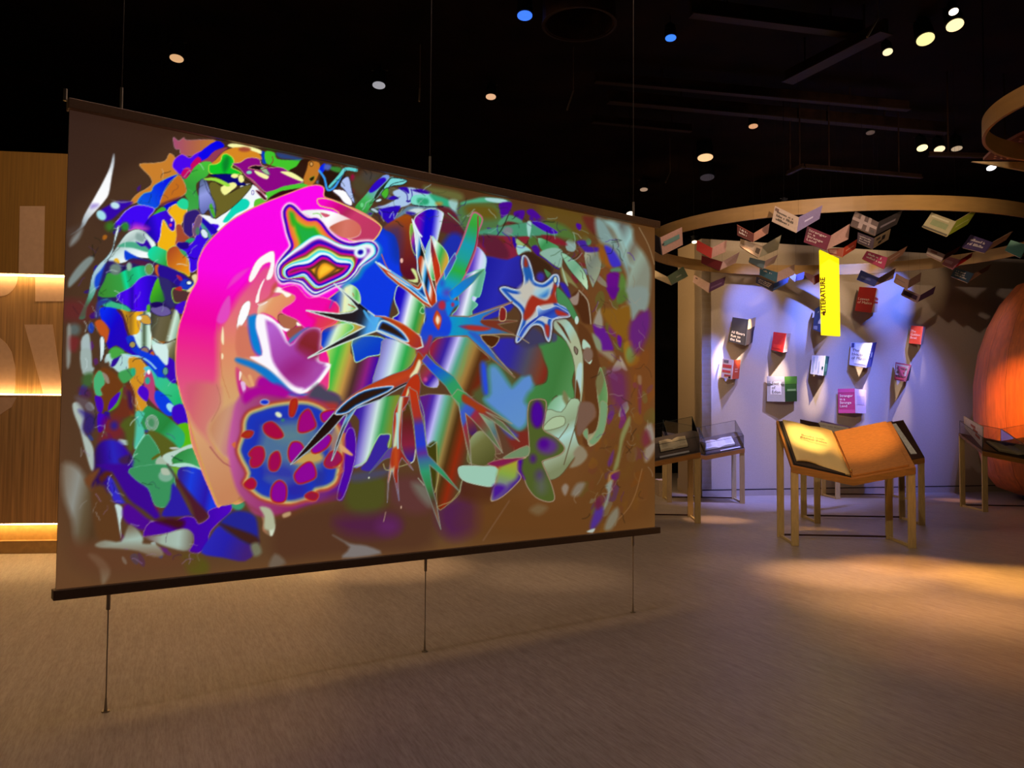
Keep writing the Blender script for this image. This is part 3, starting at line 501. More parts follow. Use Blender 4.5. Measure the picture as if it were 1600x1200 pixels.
    S('A3', '905,960 960,800 1000,830 1080,915 1106,1000 1070,1110 1030,1160 950,1140', g=('900,950 1110,1010', [(0, '80b8e0'), (.3, 'f4fcf4'), (.6, '44b45c'), (.85, 'd0ac48'), (1, 'd8a850')]), edge=('c0f0b0', 1))
    S('A3', '1330,888 1380,908 1422,980 1410,1080 1390,1160 1320,1350 1200,1350 1190,1200 1230,1100 1290,1000', g=('1250,1000 1420,1030', [(0, '5c38b0'), (.35, '6c4cc8'), (.7, 'd8d8fc'), (1, 'c8e8e8')]), edge=('a0c8d8', 1))
    S('B3', '1190,100 1400,0 1392,130 1362,235 1305,225 1300,262 1350,300 1300,350 1290,395 1130,395 1190,310', g=('1160,230 1380,290', [(0, '6840a0'), (.2, '8070c0'), (.45, 'ecf0fc'), (.7, '6cb498'), (1, '78c0a8')]), edge=('88dcb0', 1.2))
    # the banded leaves
    S('B3', '700,130 850,250 912,340 900,430 880,555 640,430 690,370 650,250', g=('650,300 930,370', [(0, '2414c4'), (.18, '3020cc'), (.42, 'f0f4fc'), (.55, 'b0e0b8'), (.72, '3ca450'), (.9, 'a09c40'), (1, 'c0a048')]), edge=('d0f0c8', 1.3))
    S('B3', '885,320 905,350 895,375 865,360', '3c9850', edge=('c8f0c0', 1))
    S('B3', '-60,560 60,500 180,440 330,440 410,485 300,590 310,740 530,740 478,965 280,1060 200,1100 30,960 120,800 -20,720', g=('20,690 520,830', [(0, 'e0ec8c'), (.12, 'c8e078'), (.3, '48c050'), (.42, 'b0c050'), (.52, 'c89c54'), (.66, '5c3c38'), (.82, '98308c'), (1, '3414b8')]), soft=1)
    S('B2', '1100,360 1140,300 1260,230 1340,235 1410,280 1435,370 1400,440 1250,470 1190,380', g=('1120,340 1430,370', [(0, '40a890'), (.3, '2c18cc'), (.45, '6080c8'), (.6, 'f0f4c0'), (.75, 'd8f0d0'), (.9, '68c068'), (1, 'a0e0a0')]), edge=('d8f0a0', 1.2)); LN('B2', '1335,405 1390,430', 'c05020', 1.4); LN('B2', '1370,310 1380,335', 'c05020', 1)
    S('B2', '1105,640 1160,595 1320,560 1380,600 1300,660 1110,800 1090,740', g=('1110,640 1330,730', [(0, '1838c8'), (.2, '2050d0'), (.45, 'e0f4d8'), (.7, 'b0e088'), (1, '50c060')]), edge=('c0e8d8', 1))
    S('B3', '300,600 420,560 575,590 550,705 430,735 335,782 312,720', g=('310,560 450,740', [(0, '88a858'), (.3, '2c60c8'), (1, '1448d0')]), edge=('c0f4c0', 1.2))
    S('B3', '575,580 840,680 825,740 760,830 600,900 468,970 530,735', g=('490,790 850,890', [(0, '8074b8'), (.2, 'b0b4e8'), (.38, 'd8f0e8'), (.6, '3cb058'), (.75, '80a850'), (.9, 'c4a048'), (1, 'b89848')]), edge=('b0b890', .6))
    S('B3', '1010,585 1260,572 1350,660 1455,760 1400,800 1390,1000 1330,1060 1250,1060 1130,900 945,715', g=('960,690 1400,850', [(0, 'a03048'), (.12, '6c3088'), (.22, '4830a8'), (.38, 'd0ccf8'), (.5, '60ac90'), (.62, '98985c'), (.72, 'a88448'), (.85, '644022'), (1, '80301c')]), edge=('b0a888', .7))
    S('B3', '1200,900 1230,740 1260,640 1240,800', '88a060', soft=2)
    S('B3', '1380,800 1460,760 1600,840 1700,1000 1700,1200 1480,1200 1300,1060 1380,960', '60643c', soft=5)
    S('B3', '860,860 900,795 1010,900 1010,990 900,970', g=('860,850 1000,960', [(0, '8c5030'), (.4, 'a03c60'), (.7, '4828b0'), (1, 'b8b0e8')]), edge=('b0b090', .7)); O('B3', 912, 925, 14, 16, 'd05898', soft=2)
    S('C3', '290,110 540,10 730,0 650,160 630,400 600,470 520,340 420,540 310,590 330,440 360,200', g=('300,220 690,300', [(0, '4c20a0'), (.15, '5038b0'), (.3, 'a098d8'), (.45, 'd4e8e4'), (.62, '4ca860'), (.8, '88983c'), (1, 'a88c3c')]), soft=1)
    S('C3', '370,600 430,530 500,370 540,318 615,322 592,400 602,460 520,570 450,620', '4834a4', soft=1.2); LN('C3', '310,585 400,545 440,480 520,330 560,315 620,320 600,420', 'b0dca0', 1.4)
    S('C3', '850,0 1160,0 1210,120 1250,400 1280,560 1210,720 1195,810 1100,900 1010,925 1000,560 925,415 900,200', g=('860,280 1290,390', [(0, '682c8c'), (.1, '5c38b0'), (.22, 'c4c0f4'), (.34, '74b8a4'), (.44, '649860'), (.52, 'a08850'), (.64, '5c4020'), (.8, '98381c'), (.9, '7c4028'), (1, '605030')]), soft=1, edge=('a8a078', .8))
    S('C3', '925,415 1000,380 1010,560 980,800 930,500', '504c1c', soft=2); LN('C3', '1005,380 1010,540 1020,660 990,800', 'b8b070', 1.2); LN('C3', '860,20 900,150 925,410 1005,378', 'a0b8a8', 1)
    S('C3', '720,60 770,60 800,180 830,450 800,552 730,480 700,300', g=('740,80 780,540', [(0, '5c4c20'), (.3, '70302c'), (.7, '903048'), (1, '4030a0')]), soft=1.2, edge=('a89c78', .7)); LN('C3', '830,440 815,530 790,555', 'e0e8d0', 1.2)
    S('C3', '1240,120 1330,240 1340,330 1270,300', g=('1250,150 1330,320', [(0, 'a84c28'), (1, '4c2c6c')]), soft=2)
    S('C3', '1280,400 1300,340 1370,290 1470,350 1500,480 1480,540 1400,580 1290,560 1260,520', g=('1290,340 1480,560', [(0, '98a47c'), (.3, '7c7c4c'), (1, '5c5c30')]), soft=1.2, edge=('a8a880', .8))
    S('C3', '1360,150 1440,190 1600,260 1620,400 1560,480 1480,520 1500,450', g=('1400,200 1580,480', [(0, '90a888'), (.4, '607c80'), (.7, '8c6c5c'), (1, '6c4c38')]), soft=2)
    S('C4', '150,140 260,230 320,380 300,440 200,470 160,430 220,400', '6c4c38', soft=2, edge=('a09070', .8)); S('C4', '260,250 440,240 440,380 320,400', '84382c', soft=4); S('C4', '210,180 350,270 300,300 230,230', '4c60b8', soft=4)
    # blurred blue three lobed form
    S('B4', '40,640 90,650 120,880 100,910 60,860', '3858d8', soft=4)
    S('B4', '110,680 160,650 210,700 290,820 320,820 400,740 460,725 490,780 470,850 440,880 410,950 440,1000 430,1120 380,1180 330,1170 240,1090 130,1000 70,930 120,880', g=('120,700 400,1100', [(0, '6898c8'), (.5, '6894d0'), (1, '6c98cc')]), glow=('4c8858', 6), soft=5)
    S('B4', '140,500 180,430 320,420 520,480 570,600 600,700 560,800 490,800 460,730 400,740 330,700 230,640', g=('150,560 600,700', [(0, '3c34b0'), (.3, '4038a0'), (.6, '5c5868'), (.85, '804c38'), (1, '8c3424')]), soft=3); S('B4', '340,440 420,380 480,330 560,380 600,450 520,480 420,500', '4c4868', soft=4)
    S('B4', '640,380 680,390 680,440 640,450', '545470', soft=2)
    # right purple and olive form
    S('B4', '440,1000 470,950 530,930 590,950 590,1050 570,1150 560,1210 480,1210 440,1100', '5c6434', soft=1, edge=('b09878', .8))
    S('C4', '440,40 470,-20 580,-20 588,60 560,190 580,240 650,280 720,340 745,390 700,440 570,485 560,510 590,580 640,700 660,810 600,830 500,790 430,700 400,620 350,560 350,490 440,440 445,300 435,150', '5c6a34', soft=1, edge=('b89c88', 1.1), glow=('6c4c30', 2))
    O('B4', 516, 1060, 54, 110, '560c9c', soft=4); O('C4', 600, 365, 85, 68, '684088', soft=5); O('C4', 570, 345, 40, 40, '5c1494', soft=5); O('C4', 480, 470, 26, 34, '583078', soft=4); O('C4', 535, 610, 34, 44, '5c4c70', soft=6); O('C4', 550, 700, 40, 60, '6c6c70', soft=8, a=.7)
    S('C4', '340,490 390,480 380,560 410,640 370,600 340,550', '5814a0', soft=3)
    # white cap, yellow fin
    S('C3', '1185,610 1230,580 1400,585 1520,590 1500,680 1470,750 1360,740 1220,695', 'a4ccb8', soft=1, edge=('c4dcc8', 1), glow=('5c3c28', 3))
    S('C4', '100,510 260,465 420,460 350,480 340,560 380,620 340,680 230,780 150,820 125,810 140,740 190,560', g=('120,560 300,700', [(0, '8c3048'), (.15, 'a04838'), (.35, 'b09c40'), (.55, '8c9c50'), (.75, '888890'), (1, '5c3c90')]), soft=1, edge=('c0a888', 1.1))
    S('C4', '190,560 300,470 345,490 350,560 330,640 230,680 180,680', g=('260,480 200,700', [(0, 'b0a838'), (.5, '90ac50'), (1, '8088a0')]), soft=4); S('C4', '100,508 250,470 400,458 250,520 190,530', '8c2c58', soft=2); S('C4', '150,690 230,690 240,730 160,800 140,780', '58289c', soft=4)
    S('C4', '230,460 430,360 440,440 340,460', '7c9470', soft=1.5, edge=('b0b090', .7))
    # white bordered star form upper right
    st = '395,690 430,700 460,760 485,850 500,900 560,920 610,890 650,850 690,850 705,900 690,960 670,1010 690,1080 760,1120 800,1160 790,1200 720,1210 650,1230 640,1300 630,1370 615,1410 590,1380 565,1300 530,1270 470,1280 400,1370 345,1420 340,1370 380,1250 390,1190 360,1130 290,1070 215,990 205,960 250,950 320,970 375,970 400,930 405,860 385,760'
    S('A4', st, ramp=[(-6, '403848'), (-3, '50485c'), (0, 'd4dce4'), (1.2, 'a8c4e0'), (3.5, '2c64bc'), (6, '2c5cb4'), (8, 'b8c0cc'), (10, 'c8ccc8'), (13, 'c0c4c0')], soft=1, glow=('483440', 5), edge=('d0d8e0', 1))
    S('A4', '400,1190 430,1090 470,1020 540,1050 600,1060 640,1000 660,920 690,960 670,1010 690,1080 640,1090 570,1100 520,1120 480,1180 440,1220 410,1230', 'a83c28', soft=2)
    S('A4', '480,1000 500,950 560,960 620,960 600,1030 540,1040', g=('500,950 560,1040', [(0, 'c8d0cc'), (.6, 'a0c8d8'), (1, '3c80c8')]), soft=3); S('A4', '360,960 450,900 490,970 440,1050 400,1060 370,1010', 'c8c4b8', soft=4)
    S('A4', '410,700 435,730 440,790 405,780', 'a04028', soft=2); S('A4', '400,800 450,790 475,860 440,890 415,860', '2c68b0', soft=3)
    S('A4', '510,1130 530,1110 560,1140 620,1130 670,1110 720,1130 790,1180 700,1200 640,1220 560,1200 500,1240 440,1290 370,1400 345,1400 400,1290 480,1220 520,1190', g=('500,1120 560,1240', [(0, 'd8e4e8'), (.3, '90b4dc'), (.7, '3048ac'), (1, '3c60c0')]), soft=1.5, edge=('d8e4e8', .9))
    S('A4', '670,1140 740,1160 780,1190 690,1190', 'b03c30', soft=2); S('A4', '580,1270 620,1280 615,1370 590,1350', 'b03c2c', soft=2); O('A4', 670, 890, 16, 28, 'c8d8c8', soft=1, edge=('302c30', .9))
    S('A4', '680,960 720,980 790,1060 850,1180 870,1240 820,1220 760,1120 690,1080', '54905c', soft=1, edge=('485c40', .7)); S('A4', '705,920 760,930 800,1030 770,1030', '4030a8', soft=2)
    O('B4', 850, 270, 16, 34, 'c0d8cc')
    CR('120,420 190,320 280,240 330,300 290,420 270,600 300,740 200,800 140,700 130,560', 110, ['101830', 'c8e8e8', '302050', 'e0f0f0', '182818', 'b0d8c8', '6040a0'], 3, a=(.25, .6))
    CR('500,250 620,285 780,320 940,360 1000,400 900,420 780,380 640,350 540,330', 110, ['181c20', 'a0c8c0', '302050', 'b8d0d0', '182818', '405838', '4818a0'], 4, cen=(650, 900), a=(.25, .65))
    CR('880,380 980,400 1016,520 1012,760 960,820 900,780 930,650 920,500', 90, ['403020', 'a89c88', '5c2c70', '806038', '8c8068'], 6, a=(.3, .7))
    CR('120,700 220,780 330,860 300,880 140,860', 20, ['a080b0', '503050', 'b0b0b0'], 7, a=(.3, .6))
    # --- big pink form
    pk = '474,292 492,289 502,294 502,307 515,312 534,320 552,327 571,337 588,350 590,361 579,376 560,384 540,440 500,474 520,472 526,488 521,505 500,516 497,540 510,560 500,625 420,640 395,700 398,760 372,785 356,784 343,788 337,790 326,765 316,742 307,718 297,690 290,647 282,624 275,596 272,575 273,537 277,509 285,485 292,462 304,440 305,425 307,406 318,384 335,365 356,346 384,329 412,316 440,305'
    S('', pk, g=('400,300 330,760', [(0, 'fc04ec'), (.28, 'fc00e4'), (.42, 'f40cb4'), (.55, 'ee3898'), (.68, 'e4648c'), (.8, 'e08c7c'), (1, 'd8a06c')]), edge=('f8a878', 1.6), soft=1)
    S('A2', '1080,590 1200,600 1400,690 1590,800 1600,860 1530,945 1440,950 1300,900 1250,700 1100,650', g=('1150,600 1450,900', [(0, 'f808d0'), (.25, 'd81890'), (.45, 'b83868'), (.6, 'd04878'), (1, 'c84870')]), soft=2, edge=('f0e070', 1.4))
    S('A2', '940,700 1060,680 1180,690 1290,730 1400,790 1440,850 1420,900 1340,925 1280,900 1200,870 1120,790', g=('1000,680 1300,900', [(0, 'f0f4f0'), (.5, 'ffffff'), (1, 'f0c8c8')]), soft=1)
    S('A2', '1170,840 1240,790 1350,760 1430,810 1435,870 1400,905 1320,920 1250,900', g=('1180,840 1430,880', [(0, 'c87058'), (.5, 'dc8474'), (1, 'd87868')]), soft=1); S('A2', '1100,705 1180,725 1140,745', 'd86880'); LN('A2', '1040,715 1090,715 1110,745', '90d858', 1.4)
    # pink form: peach inside
    S('B2', '370,420 420,330 500,230 560,150 640,80 740,120 760,240 820,300 880,330 840,470 760,520 640,500 500,620 480,760 520,820 660,900 840,1060 800,1120 580,1130 560,1150 480,1200 400,1500 340,1750 200,1700 100,1400 240,1100 250,800 250,640 320,500', g=('300,200 300,1300', [(0, 'e86098'), (.2, 'e8788c'), (.5, 'e49474'), (.8, 'dca878'), (1, 'd8b080')]), soft=7)
    S('C2', '0,230 60,300 150,400 200,480 300,600 450,720 470,900 400,980 270,1005 240,960 190,830 110,600', g=('60,300 350,900', [(0, 'e0b080'), (.5, 'd4a078'), (1, 'cc9068')]), soft=1.5, edge=('d8b848', .8))
    S('C2', '0,0 250,0 280,120 270,210 180,330 180,430 220,530 150,450 50,330 10,220', g=('20,100 280,200', [(0, 'd86880'), (.4, 'd87c7c'), (1, 'd49080')]), soft=5)
    S('C2', '280,220 400,150 470,170 380,260 360,560 300,590 200,440 190,340', g=('200,350 400,400', [(0, 'cc9470'), (.5, 'd0a084'), (1, 'c88090')]), soft=4); LN('C2', '240,0 275,150 200,310', 'b87868', 1.2, a=.7); LN('C2', '190,520 300,650 450,720', 'a85c60', 2.4, a=.7)
    S('B2', '240,540 290,400 350,330 350,480 300,560', 'e858c8', soft=2); S('B2', '320,280 380,170 470,110 520,100 450,180 380,240', 'f058d0', soft=3, a=.8)
    S('B2', '520,220 510,180 560,60 620,0 700,-40 720,0 715,120 690,190 650,190 690,60 620,80 560,180', 'fffafa', soft=.8, edge=('f0a0a0', .6)); S('B2', '560,380 600,250 640,190 600,300 590,380', 'fff8f4')
    S('B2', '410,620 412,540 450,420 500,375 522,400 500,500 440,600', 'ffffff', edge=('c88070', .8))
    S('B2', '590,410 650,370 690,350 760,330 800,290 860,320 890,330 880,380 800,440 750,480 750,540 700,500 620,470 580,490', g=('600,350 850,500', [(0, 'f0e8d8'), (.35, 'e8a878'), (1, 'e89070')]), soft=1); S('B2', '700,300 740,260 800,280 860,320 820,345 780,310', 'fffcf0', soft=1); S('B2', '580,400 660,380 640,400 600,415', 'fffcf8')
    S('B2', '590,400 680,340 700,260 740,220 720,300 640,380', 'c86050', soft=3)
    S('B2', '410,600 480,590 500,620 540,780 560,830 410,830', 'd8846c', soft=2); S('B2', '400,850 540,880 620,990 580,1050 590,1130 550,1120 500,1030 420,940', 'd89070', soft=1.5); S('B2', '400,930 440,960 450,1050 560,1140 460,1200 410,1060', g=('400,950 560,1150', [(0, 'd85c80'), (.6, 'c82c98'), (1, 'c020a0')]), soft=2)
    S('B2', '430,960 450,980 430,1040', 'f8e8d8'); S('B2', '440,1055 480,1060 480,1180', 'e8c0e8', soft=1); S('B2', '500,1000 530,1000 570,1140 530,1080', 'e8b080', soft=1.2); S('B2', '590,1020 660,1010 800,1120 780,1180 600,1180 570,1100', 'b010a4', soft=4)
    for q in ('290,590 300,640 300,740 280,700', '285,810 298,830 292,860 282,850'):
        S('B2', q, 'fcf0c8', soft=1)
    LN('B2', '270,800 290,1000 350,1180', 'c88058', 1, a=.7); LN('B2', '240,560 250,700 245,850', 'd87078', 1.5, a=.5)
    S('B2', '750,500 790,485 900,530 910,570 850,620 800,600 760,560', 'b87858', soft=1.5, edge=('5c3828', .7)); S('B2', '750,560 800,600 850,610 820,632 770,600', 'ffffff'); S('B2', '905,550 945,580 910,585', 'fffff0'); S('B2', '820,640 900,590 960,600 860,690', 'a85c50', soft=2)
    S('B2', '780,280 840,250 900,250 950,300 1000,350 1080,340 1200,370 1255,420 1255,470 1230,540 1120,600 1000,610 950,580 900,530 790,480 790,440 880,380 885,330', g=('850,300 1200,550', [(0, 'f010b8'), (.7, 'f408b0'), (1, 'e84868')]), soft=1.2, edge=('f8b0b8', .8))
    S('B2', '1000,480 1150,510 1260,540 1200,600 1110,620 1050,590 1060,530', 'e05850', soft=5, a=.6)
    # rainbow amoeba
    am = '830,640 880,650 940,710 1000,752 1070,752 1120,790 1180,870 1260,932 1350,962 1440,950 1530,950 1578,1000 1562,1060 1500,1110 1440,1150 1400,1210 1330,1280 1220,1320 1120,1370 1050,1392 990,1352 940,1300 850,1282 780,1290 740,1230 745,1140 800,1060 850,1000 852,960 830,900 810,820 790,700'
    S('A2', am, ramp=[(-2.5, 'f8f0fc'), (-.5, 'ffffff'), (.8, 'b050b8'), (2.2, '5010b8'), (4, '3408d0'), (5.6, 'e02898'), (7, 'f08048'), (12, 'f09c3c'), (15, '98c030'), (18, '38b838'), (22, '30b850')], soft=1.2, glow=('fff0fc', 5), off=1.2)
    S('A2', '845,700 880,715 895,790 880,820 860,800 845,740', '3cb830', soft=3)
    S('A2', '1180,1500 1280,1310 1400,1230 1450,1160 1560,1080 1590,1000 1570,940 1620,1010 1590,1090 1480,1180 1420,1270 1250,1360', '2890d0', soft=2.5, a=.8)
    RB('A2', '745,1230 750,1140 850,1040 950,960 1030,905 1100,890 1170,920 1260,965 1380,985 1480,955 1550,975 1560,1050 1490,1108 1425,1160 1395,1210 1320,1278 1210,1315 1115,1362 1052,1382 995,1345 940,1290 850,1270 780,1272',
       '812,1190 880,1150 1000,1130 1060,1090 1110,1060 1170,1070 1240,1120 1345,1130 1352,1160 1300,1225 1180,1285 1085,1318 1025,1270 970,1215 900,1232 830,1248',
       [(0, '30d8e0'), (.08, 'f0fcf8'), (.16, 'f4f0f8'), (.27, '8028b8'), (.38, '3008cc'), (.5, 'e01898'), (.6, '7c6424'), (.7, 'f0f48c'), (.8, '38dcec'), (.9, 'f8ffff'), (1, 'e8fcfc')])
    S('A2', '812,1190 880,1150 1000,1130 1060,1090 1110,1060 1170,1070 1240,1120 1345,1130 1352,1160 1300,1225 1180,1285 1085,1318 1025,1270 970,1215 900,1232 830,1248',
      ramp=[(0, 'c8f4fc'), (1.2, '2c08c4'), (3, '2c04cc'), (5, 'e010a8'), (7, 'c02888'), (9, '583c20'), (10.5, '685024'), (12.5, 'f0a030'), (16, 'ffcc40')], soft=1.5, off=.8)
    S('A2', '1060,1180 1100,1120 1160,1110 1240,1160 1220,1200 1150,1250 1090,1280 1060,1240', ramp=[(0, '5c4020'), (2.5, '80602c'), (5, 'f0a42c'), (9, 'ffcc3c')], soft=2)
    O('A2', 1435, 1035, 55, 50, 'e8fcfc', soft=2, rot=-.4); O('A2', 1435, 1035, 24, 20, '2410b4', soft=1.5, rot=-.4)
    # tulip with the blue shadow
    S('B2', '500,530 520,500 575,495 575,600 620,820 560,800 520,700', '1c8cd8', soft=3); S('B2', '395,860 430,850 560,890 700,960 820,1060 930,1140 1000,1150 930,1170 820,1150 700,1060 560,950 420,890', '2484d0', soft=2.5)
    S('B2', '840,735 850,690 960,610 1010,600 900,690', '5884b8', soft=2)
    S('B2', '575,500 620,488 700,520 780,600 850,740 940,650 1020,600 1100,610 1110,700 1090,830 1100,880 1190,905 1140,1000 1060,1090 960,1145 880,1130 780,1030 680,940 560,870 520,840 620,830 600,700 570,600',
      ramp=[(0, 'ffffff'), (4, 'fcf8fc'), (9, 'b858c8'), (14, 'b04cb0'), (25, 'a83ca0')], soft=1.2, g=None)
    S('B2', '650,580 700,560 760,620 850,742 960,630 1040,600 1100,625 1095,720 1085,830 1050,850 1100,890 1140,905 1080,1010 980,1100 900,1100 800,1010 720,900 690,780 650,650',
      g=('700,600 1000,1000', [(0, 'c070d4'), (.4, 'b458b8'), (.75, 'a83c98'), (1, 'b458b0')]), soft=3.5)
    S('B2', '580,500 640,500 655,600 680,740 710,880 790,1000 890,1085 960,1105 930,1145 860,1120 760,1020 660,930 560,870 530,845 620,830 605,720 570,600', 'fdf8fe', soft=3)
    S('B2', '900,760 960,650 1050,610 1100,650 1090,740 1080,850 1000,860 940,820', g=('1040,640 940,850', [(0, '983848'), (.5, '903438'), (1, 'a83c88')]), soft=5); O('B2', 900, 960, 90, 70, 'a42c80', soft=14, a=.6)
    # --- spotted ball
    S('C2', '400,160 480,60 600,20 760,70 850,120 1000,100 1150,60 1250,100 1300,250 1370,380 1390,600 1330,820 1290,960 1250,960 1150,980 1000,1010 850,1060 700,1100 560,1080 480,980 400,850 340,600 350,400', g=('350,500 1350,560', [(0, 'c868a8'), (.12, 'b0588c'), (.5, '9c3870'), (.8, '7c3880'), (1, '6018a8')]), soft=3)
    S('C2', '480,160 600,90 800,110 860,80 960,110 850,60 740,0 560,30 460,80', 'b414a0', soft=4); S('C2', '1080,0 1180,70 1270,110 1250,200 1100,130 1000,100', '585468', soft=4); S('C2', '980,120 1100,150 1240,160 1230,230 1120,200 1000,140', 'b04440', soft=4)
    S('C2', '1330,380 1380,380 1400,500 1385,650 1330,850 1280,960 1240,950 1260,850 1300,700 1290,520', '5c10ac', soft=2, edge=('b0a0c8', .8))
    ball = '440,410 450,300 500,220 600,180 700,150 850,130 1000,130 1130,180 1200,250 1250,330 1290,430 1300,560 1280,700 1250,820 1170,880 1080,900 1060,970 980,980 860,1010 740,1000 600,960 500,880 450,820 480,740 430,640 400,540'
    S('C2', ball, ramp=[(-4, 'b05080'), (0, 'b04c38'), (2, 'c06c40'), (4.5, 'd8b878'), (7.5, '889c90'), (10, '3848b4'), (14, '2c44c0'), (26, '3040b8'), (34, '4c64a8'), (42, '5c7ca0')], soft=3, glow=('a84c70', 5))
    S('C2', '440,950 560,1040 700,1090 900,1060 1080,990 1240,900 1250,960 1000,1030 800,1110 640,1080 500,1010', '84482c', soft=5, a=.6)
    O('C2', 850, 430, 120, 60, '6c8c94', soft=9, a=.8); S('C2', '880,660 960,580 1080,560 1130,620 1060,660', 'c8a860', soft=4); O('C2', 1230, 480, 60, 120, 'c09468', soft=6, a=.8); O('C2', 1090, 780, 50, 70, '3840a0', soft=5, a=.8); S('C2', '620,720 760,660 880,700 880,800 700,780', '3c3cb0', soft=8, a=.8); O('C2', 900, 880, 90, 70, '3c34a8', soft=8, a=.8)
    def spot(s, c='a81888', w=None, r=None):
        S('C2', s, ramp=[(-3.2, 'd0b080'), (-1, 'e0b880'), (.4, 'c04028'), (2, 'b02c30'), (3.6, c), (9, c)], soft=1.5, off=2.2)
    spot('640,340 700,320 760,370 790,430 740,450 680,430 640,390', 'b01c50'); spot('920,370 940,270 1000,215 1040,280 1060,350 1000,390 940,400')
    spot('840,560 870,490 930,490 960,540 930,600 880,650 850,630', '9c149c'); spot('515,580 560,530 620,530 635,600 600,670 540,685 525,640 540,610', 'b02058'); spot('680,650 700,590 750,565 770,640 740,710 690,710', 'a81c60')
    spot('890,760 940,690 1010,650 1050,690 1060,770 990,810 920,820', '9810a0'); spot('705,860 760,805 815,850 810,960 750,980 700,950', '9410a0'); spot('475,830 530,785 565,820 550,860 510,865', 'b02050')
    spot('980,930 1030,900 1080,920 1060,960 1010,955', 'a02848'); spot('1030,540 1080,460 1150,420 1190,450 1150,530 1060,575', '9410a4'); spot('1110,260 1150,230 1230,225 1180,290 1130,310', 'a010a0'); spot('455,430 490,395 540,400 510,440', 'b04020'); spot('1140,650 1190,570 1250,570 1280,630 1220,690 1160,690', 'a02860')
    spot('850,250 860,150 900,130 905,180 875,260', 'b83c20'); O('C2', 755, 255, 30, 20, 'e0e8c8', rot=.6, soft=1.5); O('C2', 640, 150, 34, 20, '2440d0', soft=1.5, glow=('f0f0d0', 2.4)); O('C2', 790, 300, 14, 12, '489070', soft=2)
    S('C2', '1270,500 1370,585 1350,595 1270,550', 'dca878', soft=1); S('C2', '1270,430 1310,410 1290,480', 'c87848', soft=2); S('C2', '1210,690 1300,720 1240,760 1290,700', 'c07050', soft=2); S('C2', '370,500 400,480 395,530', 'd87840', soft=1.5); S('C2', '790,1080 850,1060 855,1090 800,1110', 'c0a078', soft=1.5)
    S('C2', '600,1020 680,1030 720,1100 720,1200 640,1200 640,1100', 'b8bca0', soft=2)
    # --- the branching plant
    W = 'd8e8e0'
    S('C3', '600,440 640,430 640,500 560,530 440,640 520,540', '68509c', soft=.8, edge=('708c68', .6))
    S('B3', '1310,-467 1352,-462 1390,-412 1352,-302 1332,-160 1270,0 1195,150 1160,250 1090,310 1010,290 1000,150 1050,60 1160,-100 1230,-260 1272,-380', g=('1340,-460 1050,250', [(0, '54b44c'), (.12, '44ac48'), (.35, '28a4b8'), (.5, '30a8a0'), (.65, '3cb44c'), (.8, '28a8c0'), (.95, '1890f0'), (1, '1870e8')]), edge=('c46c88', 2.2), glow=('d8d0d8', 2)); LN('B3', '1352,-440 1350,-300 1322,-160 1250,20', 'a02c44', 1.8)
    S('B3', '1160,-135 1172,-90 1130,0 1075,90 1068,20 1120,-80', g=('1160,-120 1080,60', [(0, '7048a8'), (1, '3078d8')]), edge=('90d0d8', 1), sm=False)
    S('B3', '1408,0 1310,115 1190,225 1130,260 1100,200 1220,100', g=('1400,10 1140,230', [(0, '508c60'), (.4, '3880c0'), (1, '0c94ec')]), sm=False, edge=('6ca870', .8))
    S('B3', '955,-277 985,-180 1030,-30 1040,60 1000,140 980,20 955,-150', g=('950,-100 1040,-80', [(0, '7c3050'), (.5, 'c84420'), (1, 'c04020')]), edge=('e8c8b0', 1), sm=False)
    S('B3', '495,-57 600,10 690,65 760,110 850,150 880,100 845,20 850,-40 900,100 940,200 1000,290 960,330 890,290 760,185 680,130 590,55', ramp=[(-1, '301810'), (0, '80402c'), (1.2, 'c84c18'), (2.6, 'c04818'), (4, 'f4f4e0'), (5, '60b8f0'), (8, '1c4c9c')], glow=('e0e8c0', 2.4), sm=False)
    LN('B3', '520,-45 680,65 800,150 930,262', 'c8ecfc', 3); LN('B3', '600,10 760,120 900,230', '3c9ce4', 1.6); LN('B3', '545,-120 575,-40 610,20', 'c07858', 1.6); LN('B3', '495,-57 560,-10 620,20', 'd8f0f0', 1.6)
    S('B3', '800,-417 860,-290 882,-180 900,-130 935,0 1000,220 1002,285 965,322 940,290 900,180 850,20 820,-300', g=('830,-80 1000,-60', [(0, 'd8e8f0'), (.12, '3890d8'), (.24, '101414'), (.36, '303820'), (.48, 'e8f8fc'), (.6, 'd8c8b0'), (.7, 'c44418'), (1, 'b84418')]), edge=('f0f8f0', 1.2), sm=False)
    S('B3', '850,-80 890,-100 935,60 985,250 970,300 930,200 870,40', g=('860,20 1000,40', [(0, 'c04820'), (.2, 'f0f0e0'), (.35, '58b8f4'), (.5, '102030'), (.65, '2c78d0'), (.8, 'f8fcf4'), (1, 'c04418')]), soft=1)
    LN('B3', '806,-400 850,-310 880,-270', 'e8f8ff', 2.4)
    # right arm
    S('B3', '1000,420 1120,395 1270,400 1420,350 1640,275 1400,400 1380,432 1540,428 1680,436 1515,465 1560,500 1650,548 1560,545 1360,552 1400,620 1500,740 1660,910 1480,760 1260,560 1100,565 990,572', g=('1000,480 1640,560', [(0, '1c80e8'), (.15, '1c98d8'), (.3, '24a0c0'), (.5, '2c88d0'), (.8, '4470b0'), (1, '64805c')]), edge=('8c6c54', 1.6), glow=('a8b088', 2), sm=False)
    S('B3', '1380,432 1540,434 1670,440 1515,462 1640,540 1500,500 1400,470', '84402c', soft=1.2); S('B3', '1190,480 1300,470 1460,495 1400,520 1290,515', g=('1190,490 1460,500', [(0, '6048a8'), (.3, 'b03c38'), (1, 'b84030')]), soft=2); S('B3', '1270,530 1370,560 1500,730 1400,650', '3c68c4', soft=2)
